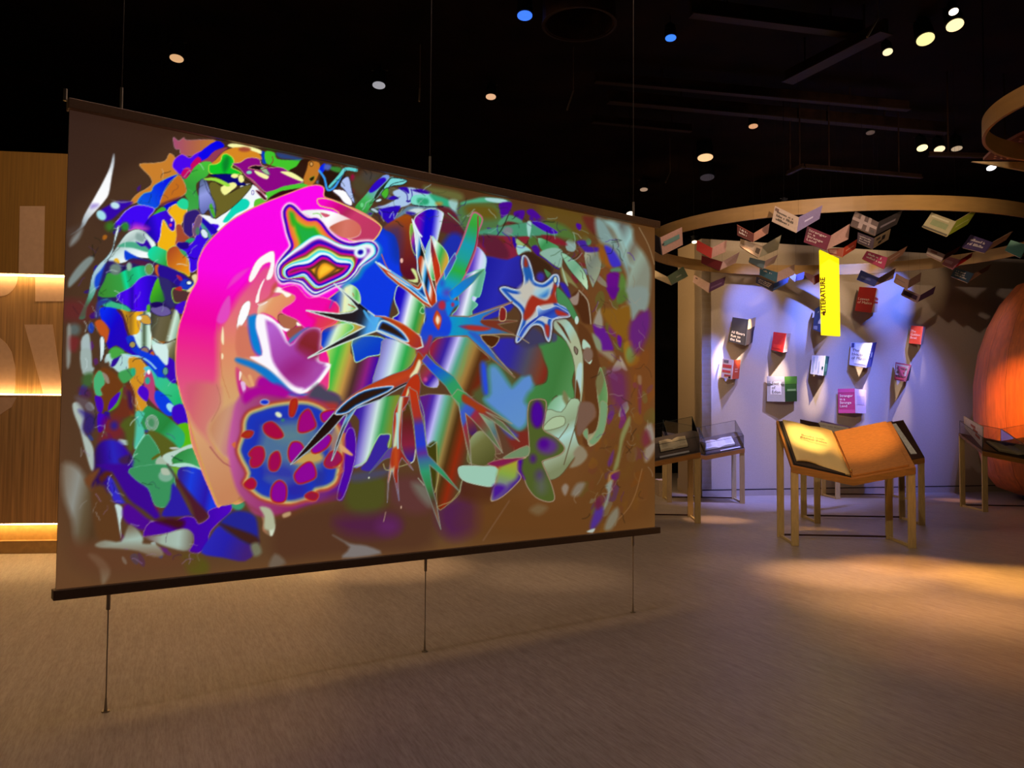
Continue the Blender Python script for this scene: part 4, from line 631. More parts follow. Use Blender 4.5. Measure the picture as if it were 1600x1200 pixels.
    LN('B3', '1280,405 1640,283', 'c89880', 1); LN('B3', '1380,555 1640,550 1780,622', 'b09c78', 1.2); LN('B3', '1375,560 1470,690 1640,880', 'b0b098', 1)
    S('B3', '1540,330 1570,325 1590,360 1580,430 1530,428', '8c302c', edge=('d8d0a0', 1)); S('B3', '1375,560 1530,572 1465,660', '5c3418', edge=('c0b080', 1))
    # body
    S('B3', '905,330 960,322 1005,280 1080,262 1130,300 1110,395 1130,470 1100,562 990,575 940,690 890,770 850,740 830,680 860,570 885,480 915,420', g=('960,300 900,740', [(0, '5058b0'), (.2, '2c54d8'), (.45, '2450dc'), (.65, '3858c8'), (.8, '8c3c68'), (1, 'b83c2c')]), soft=2)
    S('B3', '1080,280 1180,262 1192,300 1150,330 1110,395 1090,370', '1c8ce0', soft=2); O('B3', 1050, 305, 30, 38, 'b83850', soft=2); O('B3', 1140, 300, 14, 18, 'b03860', soft=1.5); O('B3', 1090, 200, 34, 34, '6848b8', soft=5, a=.8); O('B3', 1050, 120, 20, 30, '3c58d0', soft=4, a=.8)
    S('B3', '1010,345 1045,400 1045,450 1020,515 975,440 985,380', ramp=[(-1, '6c4cb0'), (.6, 'b84438'), (2, 'c85020'), (4, 'd06830'), (6, 'f0e8d0')], soft=1.5); O('B3', 1018, 428, 13, 26, 'f4e4c8', soft=3)
    S('B3', '940,560 970,570 950,640 900,700 880,690 920,630', 'a03c60', soft=2)
    # left arm
    arm = '-82,348 20,360 190,377 300,362 345,335 290,265 150,125 240,200 330,270 420,345 490,395 570,400 680,440 780,500 870,570 890,650 840,668 720,612 505,518 380,560 180,640 -66,743 60,670 200,590 320,530 405,485 320,455 180,428 20,380'
    S('B3', arm, g=('0,380 860,620', [(0, '30241c'), (.35, '342c30'), (.42, '303848'), (.5, '58a8e8'), (.57, '60b8f0'), (.63, '1c3c5c'), (.72, '3c2c20'), (.8, 'c04820'), (1, 'b8401c')]), edge=(W, 1.6), glow=('f0fcf4', 2.2), sm=False)
    S('B3', '540,400 680,440 790,505 870,580 840,660 780,640 760,560 650,470', g=('600,420 860,640', [(0, 'b84c20'), (.6, 'c44c1c'), (1, 'a8403c')]), soft=1.5)
    S('B3', '500,510 540,430 620,450 720,520 775,600 740,615 640,570 540,530', ramp=[(0, 'f4f0e4'), (1.5, 'b8e4f4'), (3.5, '2c68bc'), (6, '3c2c24'), (9, '38281c')], soft=1.2)
    LN('B3', '400,350 440,420 500,480', '5cb4ec', 4, a=.9); LN('B3', '490,395 600,412 720,470', 'c86c38', 1.6); LN('B3', '360,300 420,350', '181414', 3)
    # lower left arm
    S('C2', '1950,-230 1880,-80 1700,-20 1600,20 1400,80 1250,200 1130,340 1000,500 855,668 880,655 1000,560 1180,400 1300,262 1325,255 1290,340 1240,480 1195,640 1215,600 1290,400 1340,300 1400,205 1600,130 1700,70 1830,0 1900,-20', g=('1000,400 1150,540', [(0, '68b8f0'), (.3, '2c2018'), (.62, '38241c'), (.8, '74b0e0'), (1, '382820')]), edge=('b8ccd8', 1.2), glow=('88908c', 1.6), sm=False)
    S('B3', '850,690 905,760 880,800 850,880 800,940 750,950 620,1010 480,1080 350,1140 200,1200 150,1200 250,1090 400,990 640,880 780,830 830,740', g=('500,920 560,1060', [(0, 'b04820'), (.5, 'c4502c'), (1, 'a84838')]), soft=.8, edge=('6c7890', .8))
    S('B3', '150,1210 250,1100 400,1010 600,975 650,985 600,1030 480,1085 340,1150 250,1210', ramp=[(-.5, 'b86c50'), (.8, 'e8f0ec'), (2, '60a0e0'), (3.6, '203454'), (6, '3c281c')], soft=1)
    S('B3', '855,760 875,790 850,860 815,930 780,900 820,840', 'e4e4b8', soft=1.5)
    # stems going down
    S('B3', '800,900 850,880 870,960 860,1060 860,1100 760,1100 740,1180 680,1200 660,1200 700,1080 760,950', 'bc4020', soft=1.2, edge=('6c7080', .7)); S('B3', '765,1000 785,1000 730,1140 700,1200 690,1180 740,1080', 'd8d8a8', soft=1)
    S('C3', '700,0 780,0 760,60 720,110 712,250 705,440 810,615 715,510 690,560 680,640 692,868 655,700 632,610 605,720 592,880 598,700 615,560 640,430 640,250 650,130', g=('640,200 720,210', [(0, 'a83828'), (.25, 'c04424'), (.45, 'c8e0c0'), (.65, 'c8ccb0'), (.85, 'b04028'), (1, '9c3828')]), edge=('98909c', 1), soft=.8, sm=False)
    S('C3', '640,430 700,430 695,520 680,600 655,580 630,600 618,540', g=('620,500 710,500', [(0, 'a83c28'), (.5, 'c45828'), (1, 'a83c30')]), soft=2); LN('C3', '672,140 680,280 682,430', 'a8d8dc', 2.6)
    LN('C3', '600,720 592,870', '80706c', 1); LN('C3', '672,720 690,860', '807890', 1.6); LN('C3', '580,960 562,1040', 'b89c84', 1); O('C3', 708, 922, 5, 12, 'd8b8a0')
    S('C3', '770,-80 840,-40 870,120 900,250 920,430 935,490 1060,620 1195,792 1050,660 945,570 965,740 1005,900 1040,1108 985,960 930,800 870,640 838,480 812,200 790,80', g=('820,0 980,1000', [(0, 'c04420'), (.16, 'b04034'), (.24, '4c44b8'), (.4, '3448d0'), (.47, '6c3c98'), (.52, '4c70a0'), (.62, '40a078'), (.75, '448c54'), (.88, '604838'), (1, '8c6450')]), edge=('90988c', 1), sm=False)
    S('B3', '880,770 920,715 1000,800 1150,900 1250,1050 1260,1160 1200,1200 1190,1150 1080,980 960,860', g=('900,750 1220,1150', [(0, '6048b0'), (.2, '2854e0'), (.45, '2c88b0'), (.6, '3ca070'), (1, '4ca85c')]), edge=('8c9c80', 1), sm=False)
    S('C3', '1130,0 1190,60 1210,200 1255,400 1296,575 1285,400 1245,140 1300,190 1420,320 1560,475 1450,270 1360,140 1390,150 1470,200 1700,380 1560,220 1400,120 1620,225 1640,230 1480,130 1330,40 1250,-30 1180,-60', g=('1150,20 1480,260', [(0, '4ca860'), (.12, '48a060'), (.3, '4c68c8'), (.45, '4c64b8'), (.52, 'a03850'), (.7, '8c4840'), (1, '6c7c58')]), edge=('a8a08c', 1), sm=False)
    S('C3', '1230,-20 1330,40 1420,115 1380,140 1300,90 1220,40', 'a44824', soft=2)
    LN('C3', '850,680 900,740', 'c0c8b0', 1); LN('C3', '1195,790 1130,870 1060,900 1010,920', 'b0a070', 1); LN('C3', '1220,700 1195,800', 'a8b090', 1); O('C3', 440, 675, 6, 7, 'e0e8d0')
    LN('C3', '560,560 580,610 640,610', 'b0a878', 1.2); LN('C3', '690,585 760,565', 'b0a878', 1.2)
# ---------------------------------------------------------------- helpers
ORG = {}
def lin(h):
    return tuple((v / 12.92 if v <= .04045 else ((v + .055) / 1.055) ** 2.4) for v in (int(h[i:i + 2], 16) / 255 for i in (0, 2, 4)))
MATS = {}
def mat(name, col, rough=.6, metal=0.0, var=.12, scale=20, bump=0.0, emit=None, es=1.0, stretch=None, spec=.5, coat=0):
    """procedural surface: base colour with a noise variation and a little relief"""
    key = (name, col, rough, metal, emit, es)
    if key in MATS: return MATS[key]
    m = bpy.data.materials.new(name); m.use_nodes = True; nt = m.node_tree; N = nt.nodes; L = nt.links
    b = N['Principled BSDF']; c = lin(col) if isinstance(col, str) else col
    b.inputs['Roughness'].default_value = rough; b.inputs['Metallic'].default_value = metal; b.inputs['Specular IOR Level'].default_value = spec
    if coat: b.inputs['Coat Weight'].default_value = coat
    tc = N.new('ShaderNodeTexCoord'); mp = N.new('ShaderNodeMapping'); no = N.new('ShaderNodeTexNoise')
    L.new(tc.outputs['Object'], mp.inputs[0]); L.new(mp.outputs[0], no.inputs['Vector'])
    if stretch: mp.inputs['Scale'].default_value = stretch
    no.inputs['Scale'].default_value = scale; no.inputs['Detail'].default_value = 4
    cr = N.new('ShaderNodeValToRGB'); L.new(no.outputs['Fac'], cr.inputs[0])
    cr.color_ramp.elements[0].position = .3; cr.color_ramp.elements[1].position = .7
    cr.color_ramp.elements[0].color = (*[v * (1 - var) for v in c], 1); cr.color_ramp.elements[1].color = (*[min(1, v * (1 + var)) for v in c], 1)
    L.new(cr.outputs[0], b.inputs['Base Color'])
    if bump:
        bp = N.new('ShaderNodeBump'); bp.inputs['Strength'].default_value = bump; bp.inputs['Distance'].default_value = .01
        L.new(no.outputs['Fac'], bp.inputs['Height']); L.new(bp.outputs[0], b.inputs['Normal'])
    if emit:
        b.inputs['Emission Color'].default_value = (*(lin(emit) if isinstance(emit, str) else emit), 1); b.inputs['Emission Strength'].default_value = es
    MATS[key] = m; return m

class MB:
    def __init__(s): s.v = []; s.f = []
    def add(s, vs, fs):
        n = len(s.v); s.v += [Vector(v) for v in vs]; s.f += [tuple(i + n for i in f) for f in fs]; return s
    def box(s, c, sz, rz=0, M=None):
        c = Vector(c); h = Vector(sz) / 2; m = M or Matrix.Rotation(rz, 3, 'Z')
        vs = [c + m @ Vector((x * h.x, y * h.y, z * h.z)) for z in (-1, 1) for x, y in ((-1, -1), (1, -1), (1, 1), (-1, 1))]
        return s.add(vs, [(3, 2, 1, 0), (4, 5, 6, 7), (0, 1, 5, 4), (1, 2, 6, 5), (2, 3, 7, 6), (3, 0, 4, 7)])
    def slab(s, q, off):
        """a sheet given by its corners, thickened by the vector off"""
        off = Vector(off); n = len(q); vs = [Vector(p) for p in q] + [Vector(p) + off for p in q]
        return s.add(vs, [tuple(range(n)), tuple(range(2 * n - 1, n - 1, -1))] + [(i, i + n, (i + 1) % n + n, (i + 1) % n) for i in range(n)])
    def tube(s, a, b, r, n=8, r2=None):
        a, b = Vector(a), Vector(b); d = (b - a).normalized(); r2 = r if r2 is None else r2
        u = d.orthogonal().normalized(); w_ = d.cross(u)
        vs = [a + (u * math.cos(t) + w_ * math.sin(t)) * r for t in [2 * math.pi * i / n for i in range(n)]] + [b + (u * math.cos(t) + w_ * math.sin(t)) * r2 for t in [2 * math.pi * i / n for i in range(n)]]
        return s.add(vs, [(i, (i + 1) % n, (i + 1) % n + n, i + n) for i in range(n)] + [tuple(range(n - 1, -1, -1)), tuple(range(n, 2 * n))])
    def lathe(s, c, prof, n=48, a0=0, a1=2 * math.pi):
        c = Vector(c); k = len(prof); full = abs(a1 - a0 - 2 * math.pi) < 1e-6; m = n if full else n + 1
        vs = [c + Vector((r * math.cos(a0 + (a1 - a0) * i / n), r * math.sin(a0 + (a1 - a0) * i / n), z)) for i in range(m) for r, z in prof]
        fs = [(i * k + j, ((i + 1) % m) * k + j, ((i + 1) % m) * k + j + 1, i * k + j + 1) for i in range(n) for j in range(k - 1)]
        return s.add(vs, fs)

def link(o, parent=None):
    sc.collection.objects.link(o)
    if parent: o.parent = parent
    return o
def tag(o, label=None, cat=None, group=None, kind=None):
    for k, v in (('label', label), ('category', cat), ('group', group), ('kind', kind)):
        if v: o[k] = v
    return o
def thing(name, loc, label, cat, group=None):
    o = bpy.data.objects.new(name, None); o.empty_display_size = .1; link(o); o.location = loc; ORG[o.name] = Vector(loc)
    return tag(o, label, cat, group)
def obj(name, mb, m, parent=None, smooth=False, bevel=0, label=None, org=None):
    org_ = ORG[parent.name] if parent else Vector(org or (0, 0, 0))
    me = bpy.data.meshes.new(name); me.from_pydata([v - org_ for v in mb.v], [], mb.f); me.update(); me.materials.append(m)
    if smooth:
        for p in me.polygons: p.use_smooth = True
    o = bpy.data.objects.new(name, me); link(o, parent); ORG[o.name] = org_
    if not parent: o.location = org_
    if bevel:
        b = o.modifiers.new('bevel', 'BEVEL'); b.width = bevel; b.segments = 2; b.limit_method = 'ANGLE'
    if label: o['label'] = label
    return o
def struct(name, mb, m, parent=None, **k):
    o = obj(name, mb, m, parent, **k)
    if not parent: o['kind'] = 'structure'
    return o
def text(name, s, org, xd, yd, size, m, parent, align='CENTER', sp=1.0, fit=None):
    c = bpy.data.curves.new(name, 'FONT'); c.body = s; c.size = size; c.align_x = align; c.align_y = 'CENTER'; c.space_line = sp; c.materials.append(m); c.resolution_u = 2; c.offset = .003 if s == 'LITERATURE' else 0
    t_ = bpy.data.objects.new('t', c); me = bpy.data.meshes.new_from_object(t_); bpy.data.objects.remove(t_); me.name = name
    if not me.materials: me.materials.append(m)
    o = bpy.data.objects.new(name, me); link(o, parent); xd = Vector(xd).normalized(); zd = xd.cross(Vector(yd)).normalized(); yd = zd.cross(xd)
    M = Matrix((xd, yd, zd)).transposed().to_4x4(); M.translation = Vector(org) - (ORG[parent.name] if parent else Vector())
    o.matrix_local = M; return o
def cover_text(name, s, q, nrm, m, parent, box=(.08, .12, .92, .88), align='LEFT', sp=.95):
    c = bpy.data.curves.new(name, 'FONT'); c.body = s; c.size = 1; c.align_x = align; c.space_line = sp; c.resolution_u = 2
    t_ = bpy.data.objects.new('t', c); me = bpy.data.meshes.new_from_object(t_); bpy.data.objects.remove(t_); me.name = name
    vs = [v.co.copy() for v in me.vertices]; x0 = min(v.x for v in vs); x1 = max(v.x for v in vs); y0 = min(v.y for v in vs); y1 = max(v.y for v in vs)
    W = (q[1] - q[0]).length * (box[2] - box[0]); H_ = (q[3] - q[0]).length * (box[3] - box[1]); k = min(W / (x1 - x0), 1.5 * H_ / (y1 - y0)); ky = min(k, H_ / (y1 - y0))
    uw = k * (x1 - x0) / (q[1] - q[0]).length; vh = ky * (y1 - y0) / (q[3] - q[0]).length; u0 = (box[0] + box[2] - uw) / 2; v0 = (box[1] + box[3] - vh) / 2
    for v, p in zip(me.vertices, vs):
        v.co = bil(q, u0 + uw * (p.x - x0) / (x1 - x0), v0 + vh * (p.y - y0) / (y1 - y0)) + nrm * .014 - ORG[parent.name]
    me.materials.clear(); me.materials.append(m); o = bpy.data.objects.new(name, me); link(o, parent); return o
def bil(q, u, v):
    """point inside a quad: q = bottom left, bottom right, top right, top left"""
    return (q[0] * (1 - u) + q[1] * u) * (1 - v) + (q[3] * (1 - u) + q[2] * u) * v

# ---------------------------------------------------------------- room shell
BLACK = mat('black_paint', (.004, .0035, .003), .9, scale=3, var=.4, spec=.1)
def floor_mat():
    m = bpy.data.materials.new('streaky_linoleum'); m.use_nodes = True; nt = m.node_tree; N = nt.nodes; L = nt.links; b = N['Principled BSDF']
    tc = N.new('ShaderNodeTexCoord'); mp = N.new('ShaderNodeMapping'); mp.vector_type = 'TEXTURE'; mp.inputs['Rotation'].default_value = (0, 0, R(23)); L.new(tc.outputs['Object'], mp.inputs[0])
    def noise(sx, sy, sc_, det):
        q = N.new('ShaderNodeMapping'); q.inputs['Scale'].default_value = (sx, sy, 1); L.new(mp.outputs[0], q.inputs[0])
        n = N.new('ShaderNodeTexNoise'); n.inputs['Scale'].default_value = sc_; n.inputs['Detail'].default_value = det; n.inputs['Roughness'].default_value = .7; L.new(q.outputs[0], n.inputs['Vector']); return n
    n1 = noise(16, .9, 1.5, 5); n2 = noise(40, 4, 2, 3); n3 = noise(1, 1, .8, 2)
    def ramp(n, a, b_, c0, c1):
        r = N.new('ShaderNodeValToRGB'); r.color_ramp.elements[0].position = a; r.color_ramp.elements[1].position = b_; r.color_ramp.elements[0].color = (*c0, 1); r.color_ramp.elements[1].color = (*c1, 1); L.new(n.outputs['Fac'], r.inputs[0]); return r
    r1 = ramp(n1, .3, .7, (.32, .26, .205), (.44, .365, .295)); r2 = ramp(n2, .32, .6, (.74, .69, .64), (1, 1, 1)); r3 = ramp(n3, .3, .7, (.9, .9, .9), (1, 1, 1))
    for r in (r2, r3):
        mx = N.new('ShaderNodeMix'); mx.data_type = 'RGBA'; mx.blend_type = 'MULTIPLY'; mx.inputs[0].default_value = 1
        L.new(r1.outputs[0], mx.inputs[6]); L.new(r.outputs[0], mx.inputs[7]); r1 = mx; r1.outputs[0].enabled
        out = mx.outputs[2]
        class _P: outputs = [out]
        r1 = _P
    L.new(r1.outputs[0], b.inputs['Base Color']); b.inputs['Roughness'].default_value = .42; b.inputs['Specular IOR Level'].default_value = .35
    bp = N.new('ShaderNodeBump'); bp.inputs['Strength'].default_value = .12; bp.inputs['Distance'].default_value = .004; L.new(n2.outputs['Fac'], bp.inputs['Height']); L.new(bp.outputs[0], b.inputs['Normal'])
    return m
struct('floor', MB().box((1.5, 9, -.05), (25, 28, .1)), floor_mat())
struct('ceiling', MB().box((1.5, 9, 6.55), (25, 28, .1)), mat('black_ceiling', (.007, .0025, .0012), .8, scale=1.5, var=.7, spec=.1))
struct('wall_back', MB().box((1.5, 22.95, 3.25), (25, .1, 6.5)), BLACK)
struct('wall_front', MB().box((1.5, -4.95, 3.25), (25, .1, 6.5)), BLACK)
struct('wall_left', MB().box((-10.95, 9, 3.25), (.1, 28, 6.5)), BLACK)
struct('wall_right', MB().box((13.95, 9, 3.25), (.1, 28, 6.5)), BLACK)
# exhibition wall with the books, its return towards the dark opening, skirting
PLASTER = mat('painted_plaster', 'b4a694', .8, scale=60, var=.05, bump=.08)
We = WA + WDIR * 9.5; bk = WA - WN * 2; back = None
for i_ in range(60):
    c_ = WA - WN * (.2 + i_ * .05); v_ = CM.to_3x3().inverted() @ (c_ + Vector((0, 0, 1.5)) - EYE)
    if 800 - F * v_.x / v_.z < 1061: break
back = c_ - WA; print('RETURN', back.length)
wl = struct('wall_exhibition', MB().slab([WA, We, We + Vector((0, 0, 5.0)), WA + Vector((0, 0, 5.0))], -WN * .3), PLASTER)
struct('wall_return', MB().slab([WA, WA + back, WA + back + Vector((0, 0, 5.0)), WA + Vector((0, 0, 5.0))], WDIR * .2), mat('beige_plaster', 'a08a68', .8, scale=60, var=.05))
SK = mat('skirting_paint', 'a89c90', .7, scale=40, var=.04)
struct('baseboard_exhibition', MB().slab([WA + WN * .012, We + WN * .012, We + WN * .012 + Vector((0, 0, .115)), WA + WN * .012 + Vector((0, 0, .115))], -WN * .008), SK)
struct('trim_shadow_gap', MB().slab([WA + WN * .014 + Vector((0, 0, .115)), We + WN * .014 + Vector((0, 0, .115)), We + WN * .014 + Vector((0, 0, .133)), WA + WN * .014 + Vector((0, 0, .133))], -WN * .008), mat('shadow_gap_black', '140c10', .8))  # flat black strip paints the dark of the gap over the skirting

# ---------------------------------------------------------------- left feature wall of stacked panels with light slots
LA, LB = on_floor(-60, 867), on_floor(90, 865)
LD = (LB - LA).normalized(); LN_ = Vector((LD.y, -LD.x, 0))
if LN_.y > 0: LN_ = -LN_
def lw(px, py, off=0.0): return on_plane(px, py, LA + LN_ * off, LN_)
zt = [lw(50, y).z for y in (238, 428, 618, 818, 848)]
LW0, LW1 = LA - LD * 2.2, LA + LD * 3.9
GOLD = mat('gold_panel', '8c6428', .55, scale=5, var=.16, stretch=(14, 14, .35), metal=.1); GOLD2 = mat('bronze_panel', 'a0784c', .6, scale=5, var=.3, stretch=(9, 9, .25))
LEDm = mat('warm_led', 'ffb040', .5, emit=(1, .66, .26), es=28)
fw = thing('feature_wall', LA, 'tall golden panelled wall with glowing slots and large pale letters behind the screen', 'wall')
def lpanel(name, z0, z1, front, m, parent=fw):
    q = [LW0 + LN_ * front + Vector((0, 0, z0)), LW1 + LN_ * front + Vector((0, 0, z0)), LW1 + LN_ * front + Vector((0, 0, z1)), LW0 + LN_ * front + Vector((0, 0, z1))]
    return obj(name, MB().slab(q, -LN_ * (.16 + front)), m, parent)
lpanel('panel', zt[1], zt[0], .0, GOLD); lpanel('panel', zt[2], zt[1] - .002, -.11, GOLD2); lpanel('panel', zt[3], zt[2], .0, GOLD2)
lpanel('kick_panel', .07, zt[3] - .002, -.12, mat('kick_paint', 'b08848', .6)); lpanel('plinth', 0, .135, -.03, mat('plinth_paint', 'a07c48', .6)); 
for z, dz in ((zt[1] - .012, 0), (zt[2] + .012, 0), (zt[3] - .012, 0)):
    obj('light_strip', MB().box((LW0 + LW1) / 2 + -LN_ * .055 + Vector((0, 0, z)), ((LW1 - LW0).length, .03, .012), math.atan2(LD.y, LD.x)), LEDm, fw, label='warm glowing light strip in the slot')
PALE = mat('pale_letter', 'c09c84', .6, var=.05)
def letter(pts, off, nm='letter'):
    ps = [lw(x, y, off + .004) for x, y in pts]
    obj(nm, MB().slab(ps, -LN_ * .004), PALE, fw, label='pale flat letter on the gold wall')
letter([(31, 322), (70, 322), (68, 427), (29, 427)], 0); letter([(55, 430), (101, 430), (101, 471), (55, 471)], -.11)
letter([(0, 430)] + [(28 * math.cos(t), 430 + 33 * math.sin(t)) for t in np.linspace(0, 1.57, 9)] + [(-30, 463), (-30, 430)], -.11)
letter([(38, 507), (82, 507), (98, 617), (68, 617)], -.11)
letter([(-30, 524), (0, 528), (10, 537), (18, 550), (24, 575), (24, 600), (22, 617), (-30, 617)], -.11)
letter([(-30, 621), (26, 621), (18, 636), (0, 648), (-30, 650)], 0)

# ---------------------------------------------------------------- the hanging projection screen
SA, SB = on_floor(165, 1112), on_floor(989, 957)
SD = (SB - SA); SD.z = 0; SD.normalize(); SN = Vector((SD.y, -SD.x, 0))
if SN.y > 0: SN = -SN
def sp_(px, py, off=0.0): return on_plane(px, py, SA + SN * off, SN)
c_tl, c_tr, c_br, c_bl = sp_(107, 172), sp_(1023.8, 354), sp_(1022.5, 827), sp_(89, 918)
xl = ((c_tl - SA).dot(SD) + (c_bl - SA).dot(SD)) / 2; xr = ((c_tr - SA).dot(SD) + (c_br - SA).dot(SD)) / 2
ztop = (c_tl.z + c_tr.z) / 2; zbot = (c_bl.z + c_br.z) / 2
print('SCREEN', xl, xr, ztop, c_tl.z, c_tr.z, zbot, c_bl.z, c_br.z)
scr = thing('projection_screen', SA + SD * (xl + xr) / 2, 'huge hanging cloth screen glowing with a psychedelic flower and starburst picture', 'screen')
NX, NY = 800, 490
U, V = np.meshgrid(np.linspace(0, 1, NX), np.linspace(0, 1, NY))
def homog(dst):
    A = []; B = []
    for (u, v), (x, y) in zip(((0, 1), (1, 1), (1, 0), (0, 0)), dst):
        A += [[u, v, 1, 0, 0, 0, -u * x, -v * x], [0, 0, 0, u, v, 1, -u * y, -v * y]]; B += [x, y]
    return np.append(np.linalg.solve(np.array(A, float), np.array(B, float)), 1).reshape(3, 3)
H = homog(((107, 172), (1023.8, 354), (1022.5, 827), (89, 918)))
P = np.stack([U, V, np.ones_like(U)], -1) @ H.T; PX = P[..., 0] / P[..., 2]; PY = P[..., 1] / P[..., 2]
paint()
def s2l(c): return np.where(c <= .04045, c / 12.92, ((np.clip(c, 0, 1) + .055) / 1.055) ** 2.4)
fx = np.clip(PX - AX0, 0, AW - 1.01); fy = np.clip(PY - AY0, 0, AH - 1.01); ix = fx.astype(int); iy = fy.astype(int); tx = (fx - ix)[..., None]; ty = (fy - iy)[..., None]
CL = s2l(np.clip(CAN, 0, 1) ** 1.16)
col = (CL[iy, ix] * (1 - tx) + CL[iy, ix + 1] * tx) * (1 - ty) + (CL[iy + 1, ix] * (1 - tx) + CL[iy + 1, ix + 1] * tx) * ty
amb = s2l(ambient(PX.astype(np.float32), PY.astype(np.float32)))
col = np.clip(col - np.array([.008, .006, .004]), 0, None)
org = ORG[scr.name]
base = np.array((SA + SD * xl + Vector((0, 0, 0))) - org); ex = np.array(SD) * (xr - xl)
co = base + U[..., None] * ex; co[..., 2] = zbot + V * (ztop - zbot) - org.z
me = bpy.data.meshes.new('fabric'); nv = NX * NY
ii = (np.arange(NY - 1)[:, None] * NX + np.arange(NX - 1)[None]).ravel()
q = np.stack([ii, ii + 1, ii + NX + 1, ii + NX], -1).astype(np.int32)
me.vertices.add(nv); me.vertices.foreach_set('co', co.reshape(-1).astype(np.float32))
me.loops.add(q.size); me.loops.foreach_set('vertex_index', q.ravel()); me.polygons.add(len(q)); me.polygons.foreach_set('loop_start', np.arange(0, q.size, 4, dtype=np.int32)); me.polygons.foreach_set('loop_total', np.full(len(q), 4, np.int32)); me.update()
at = me.color_attributes.new('picture', 'FLOAT_COLOR', 'POINT'); at.data.foreach_set('color', np.concatenate([col, np.ones((NY, NX, 1))], -1).reshape(-1).astype(np.float32))
sm = bpy.data.materials.new('projected_picture'); sm.use_nodes = True; nt = sm.node_tree; b = nt.nodes['Principled BSDF']
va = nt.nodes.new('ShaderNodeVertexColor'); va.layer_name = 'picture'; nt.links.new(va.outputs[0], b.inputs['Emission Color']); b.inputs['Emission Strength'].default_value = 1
b.inputs['Roughness'].default_value = .9; b.inputs['Specular IOR Level'].default_value = .1
wv = nt.nodes.new('ShaderNodeTexNoise'); wv.inputs['Scale'].default_value = 300; cr = nt.nodes.new('ShaderNodeValToRGB'); cr.color_ramp.elements[0].color = (*lin('403c3c'), 1); cr.color_ramp.elements[1].color = (*lin('484444'), 1)
nt.links.new(wv.outputs['Fac'], cr.inputs[0]); nt.links.new(cr.outputs[0], b.inputs['Base Color'])
me.materials.append(sm); fab = bpy.data.objects.new('picture_cloth', me); link(fab, scr); ORG[fab.name] = org
FR = mat('grey_fabric_back', '48423c', .9); RAIL = mat('dark_rail', '8a6c4c', .5, var=.1, scale=60); RAILB = mat('dark_bottom_rail', '64503c', .5, var=.1, scale=60)
obj('cloth_backing', MB().slab([SA + SD * xl - SN * .002 + Vector((0, 0, zbot)), SA + SD * xr - SN * .002 + Vector((0, 0, zbot)), SA + SD * xr - SN * .002 + Vector((0, 0, ztop)), SA + SD * xl - SN * .002 + Vector((0, 0, ztop))], -SN * .01), FR, scr)
rzs = math.atan2(SD.y, SD.x)
def rail(name, z0, z1, x0, x1, m):
    return obj(name, MB().box(SA + SD * (x0 + x1) / 2 + Vector((0, 0, (z0 + z1) / 2)), (x1 - x0, .07, z1 - z0), rzs), m, scr, bevel=.004)
zt2 = (sp_(107, 157).z + sp_(1027, 346).z) / 2; zb2 = (sp_(88, 936).z + sp_(1027, 833).z) / 2
rail('top_rail', ztop - .005, zt2, xl - .01, xr + .03, RAIL); rail('bottom_rail', zb2, zbot + .005, xl - .015, xr + .03, RAILB)
STEEL = mat('brushed_steel', 'b0a898', .35, .9)
for px, py in ((165, 1112), (663, 1018), (989, 957)):
    p = on_floor(px, py); x = (p - SA).dot(SD); p = SA + SD * x
    cb = obj('floor_cable', MB().tube(p, p + Vector((0, 0, zb2)), .0035, 6), STEEL, scr)
    obj('turnbuckle', MB().tube(p, p + Vector((0, 0, .07)), .009, 8, .005), STEEL, cb); obj('floor_plate', MB().tube(p, p + Vector((0, 0, .006)), .02, 12), STEEL, cb); obj('tensioner', MB().tube(p + Vector((0, 0, zb2 - .08)), p + Vector((0, 0, zb2)), .010, 8), STEEL, cb)
    cb = obj('ceiling_cable', MB().tube(p + Vector((0, 0, zt2)), p + Vector((0, 0, 6.5)), .003, 6), mat('dark_cable', '302820', .5, .6), scr)
    obj('cable_fitting', MB().tube(p + Vector((0, 0, zt2)), p + Vector((0, 0, zt2 + .12)), .008, 8), STEEL, cb)
p = SA + SD * (xl - .02); obj('side_pin', MB().tube(p + Vector((0, 0, 3.07)), p + Vector((0, 0, 3.13)), .01, 8), STEEL, scr)

# ---------------------------------------------------------------- V shaped tables
OAK = mat('oak_veneer', 'a87434', .5, var=.18, scale=6, stretch=(1, 1, 9)); OAKT = mat('oak_board', 'c07c34', .55, var=.12, scale=7, stretch=(2, 9, 9))
LEGL = mat('pale_oak_leg', 'c4aa70', .5, var=.12, scale=8, stretch=(8, 8, 1)); DARKW = mat('dark_walnut', '3c2014', .5, var=.2, scale=8)
def make_glass():
    m = bpy.data.materials.new('clear_glass'); m.use_nodes = True; nt = m.node_tree; nt.nodes.remove(nt.nodes['Principled BSDF'])
    tr = nt.nodes.new('ShaderNodeBsdfTransparent'); tr.inputs[0].default_value = (.93, .95, .96, 1); gl = nt.nodes.new('ShaderNodeBsdfGlossy'); gl.inputs['Roughness'].default_value = .03
    fr = nt.nodes.new('ShaderNodeFresnel'); fr.inputs[0].default_value = 1.45; mx = nt.nodes.new('ShaderNodeMixShader')
    nt.links.new(fr.outputs[0], mx.inputs[0]); nt.links.new(tr.outputs[0], mx.inputs[1]); nt.links.new(gl.outputs[0], mx.inputs[2]); nt.links.new(mx.outputs[0], nt.nodes['Material Output'].inputs[0]); return m
GLASS = make_glass(); EDGE = mat('glass_edge', '283430', .3)
PAPER = mat('aged_paper', 'd8c8a0', .8, var=.06, scale=12); WHITE = mat('white_paper', 'd8d4cc', .8, var=.04); INK = mat('dark_ink', '2c2014', .8)
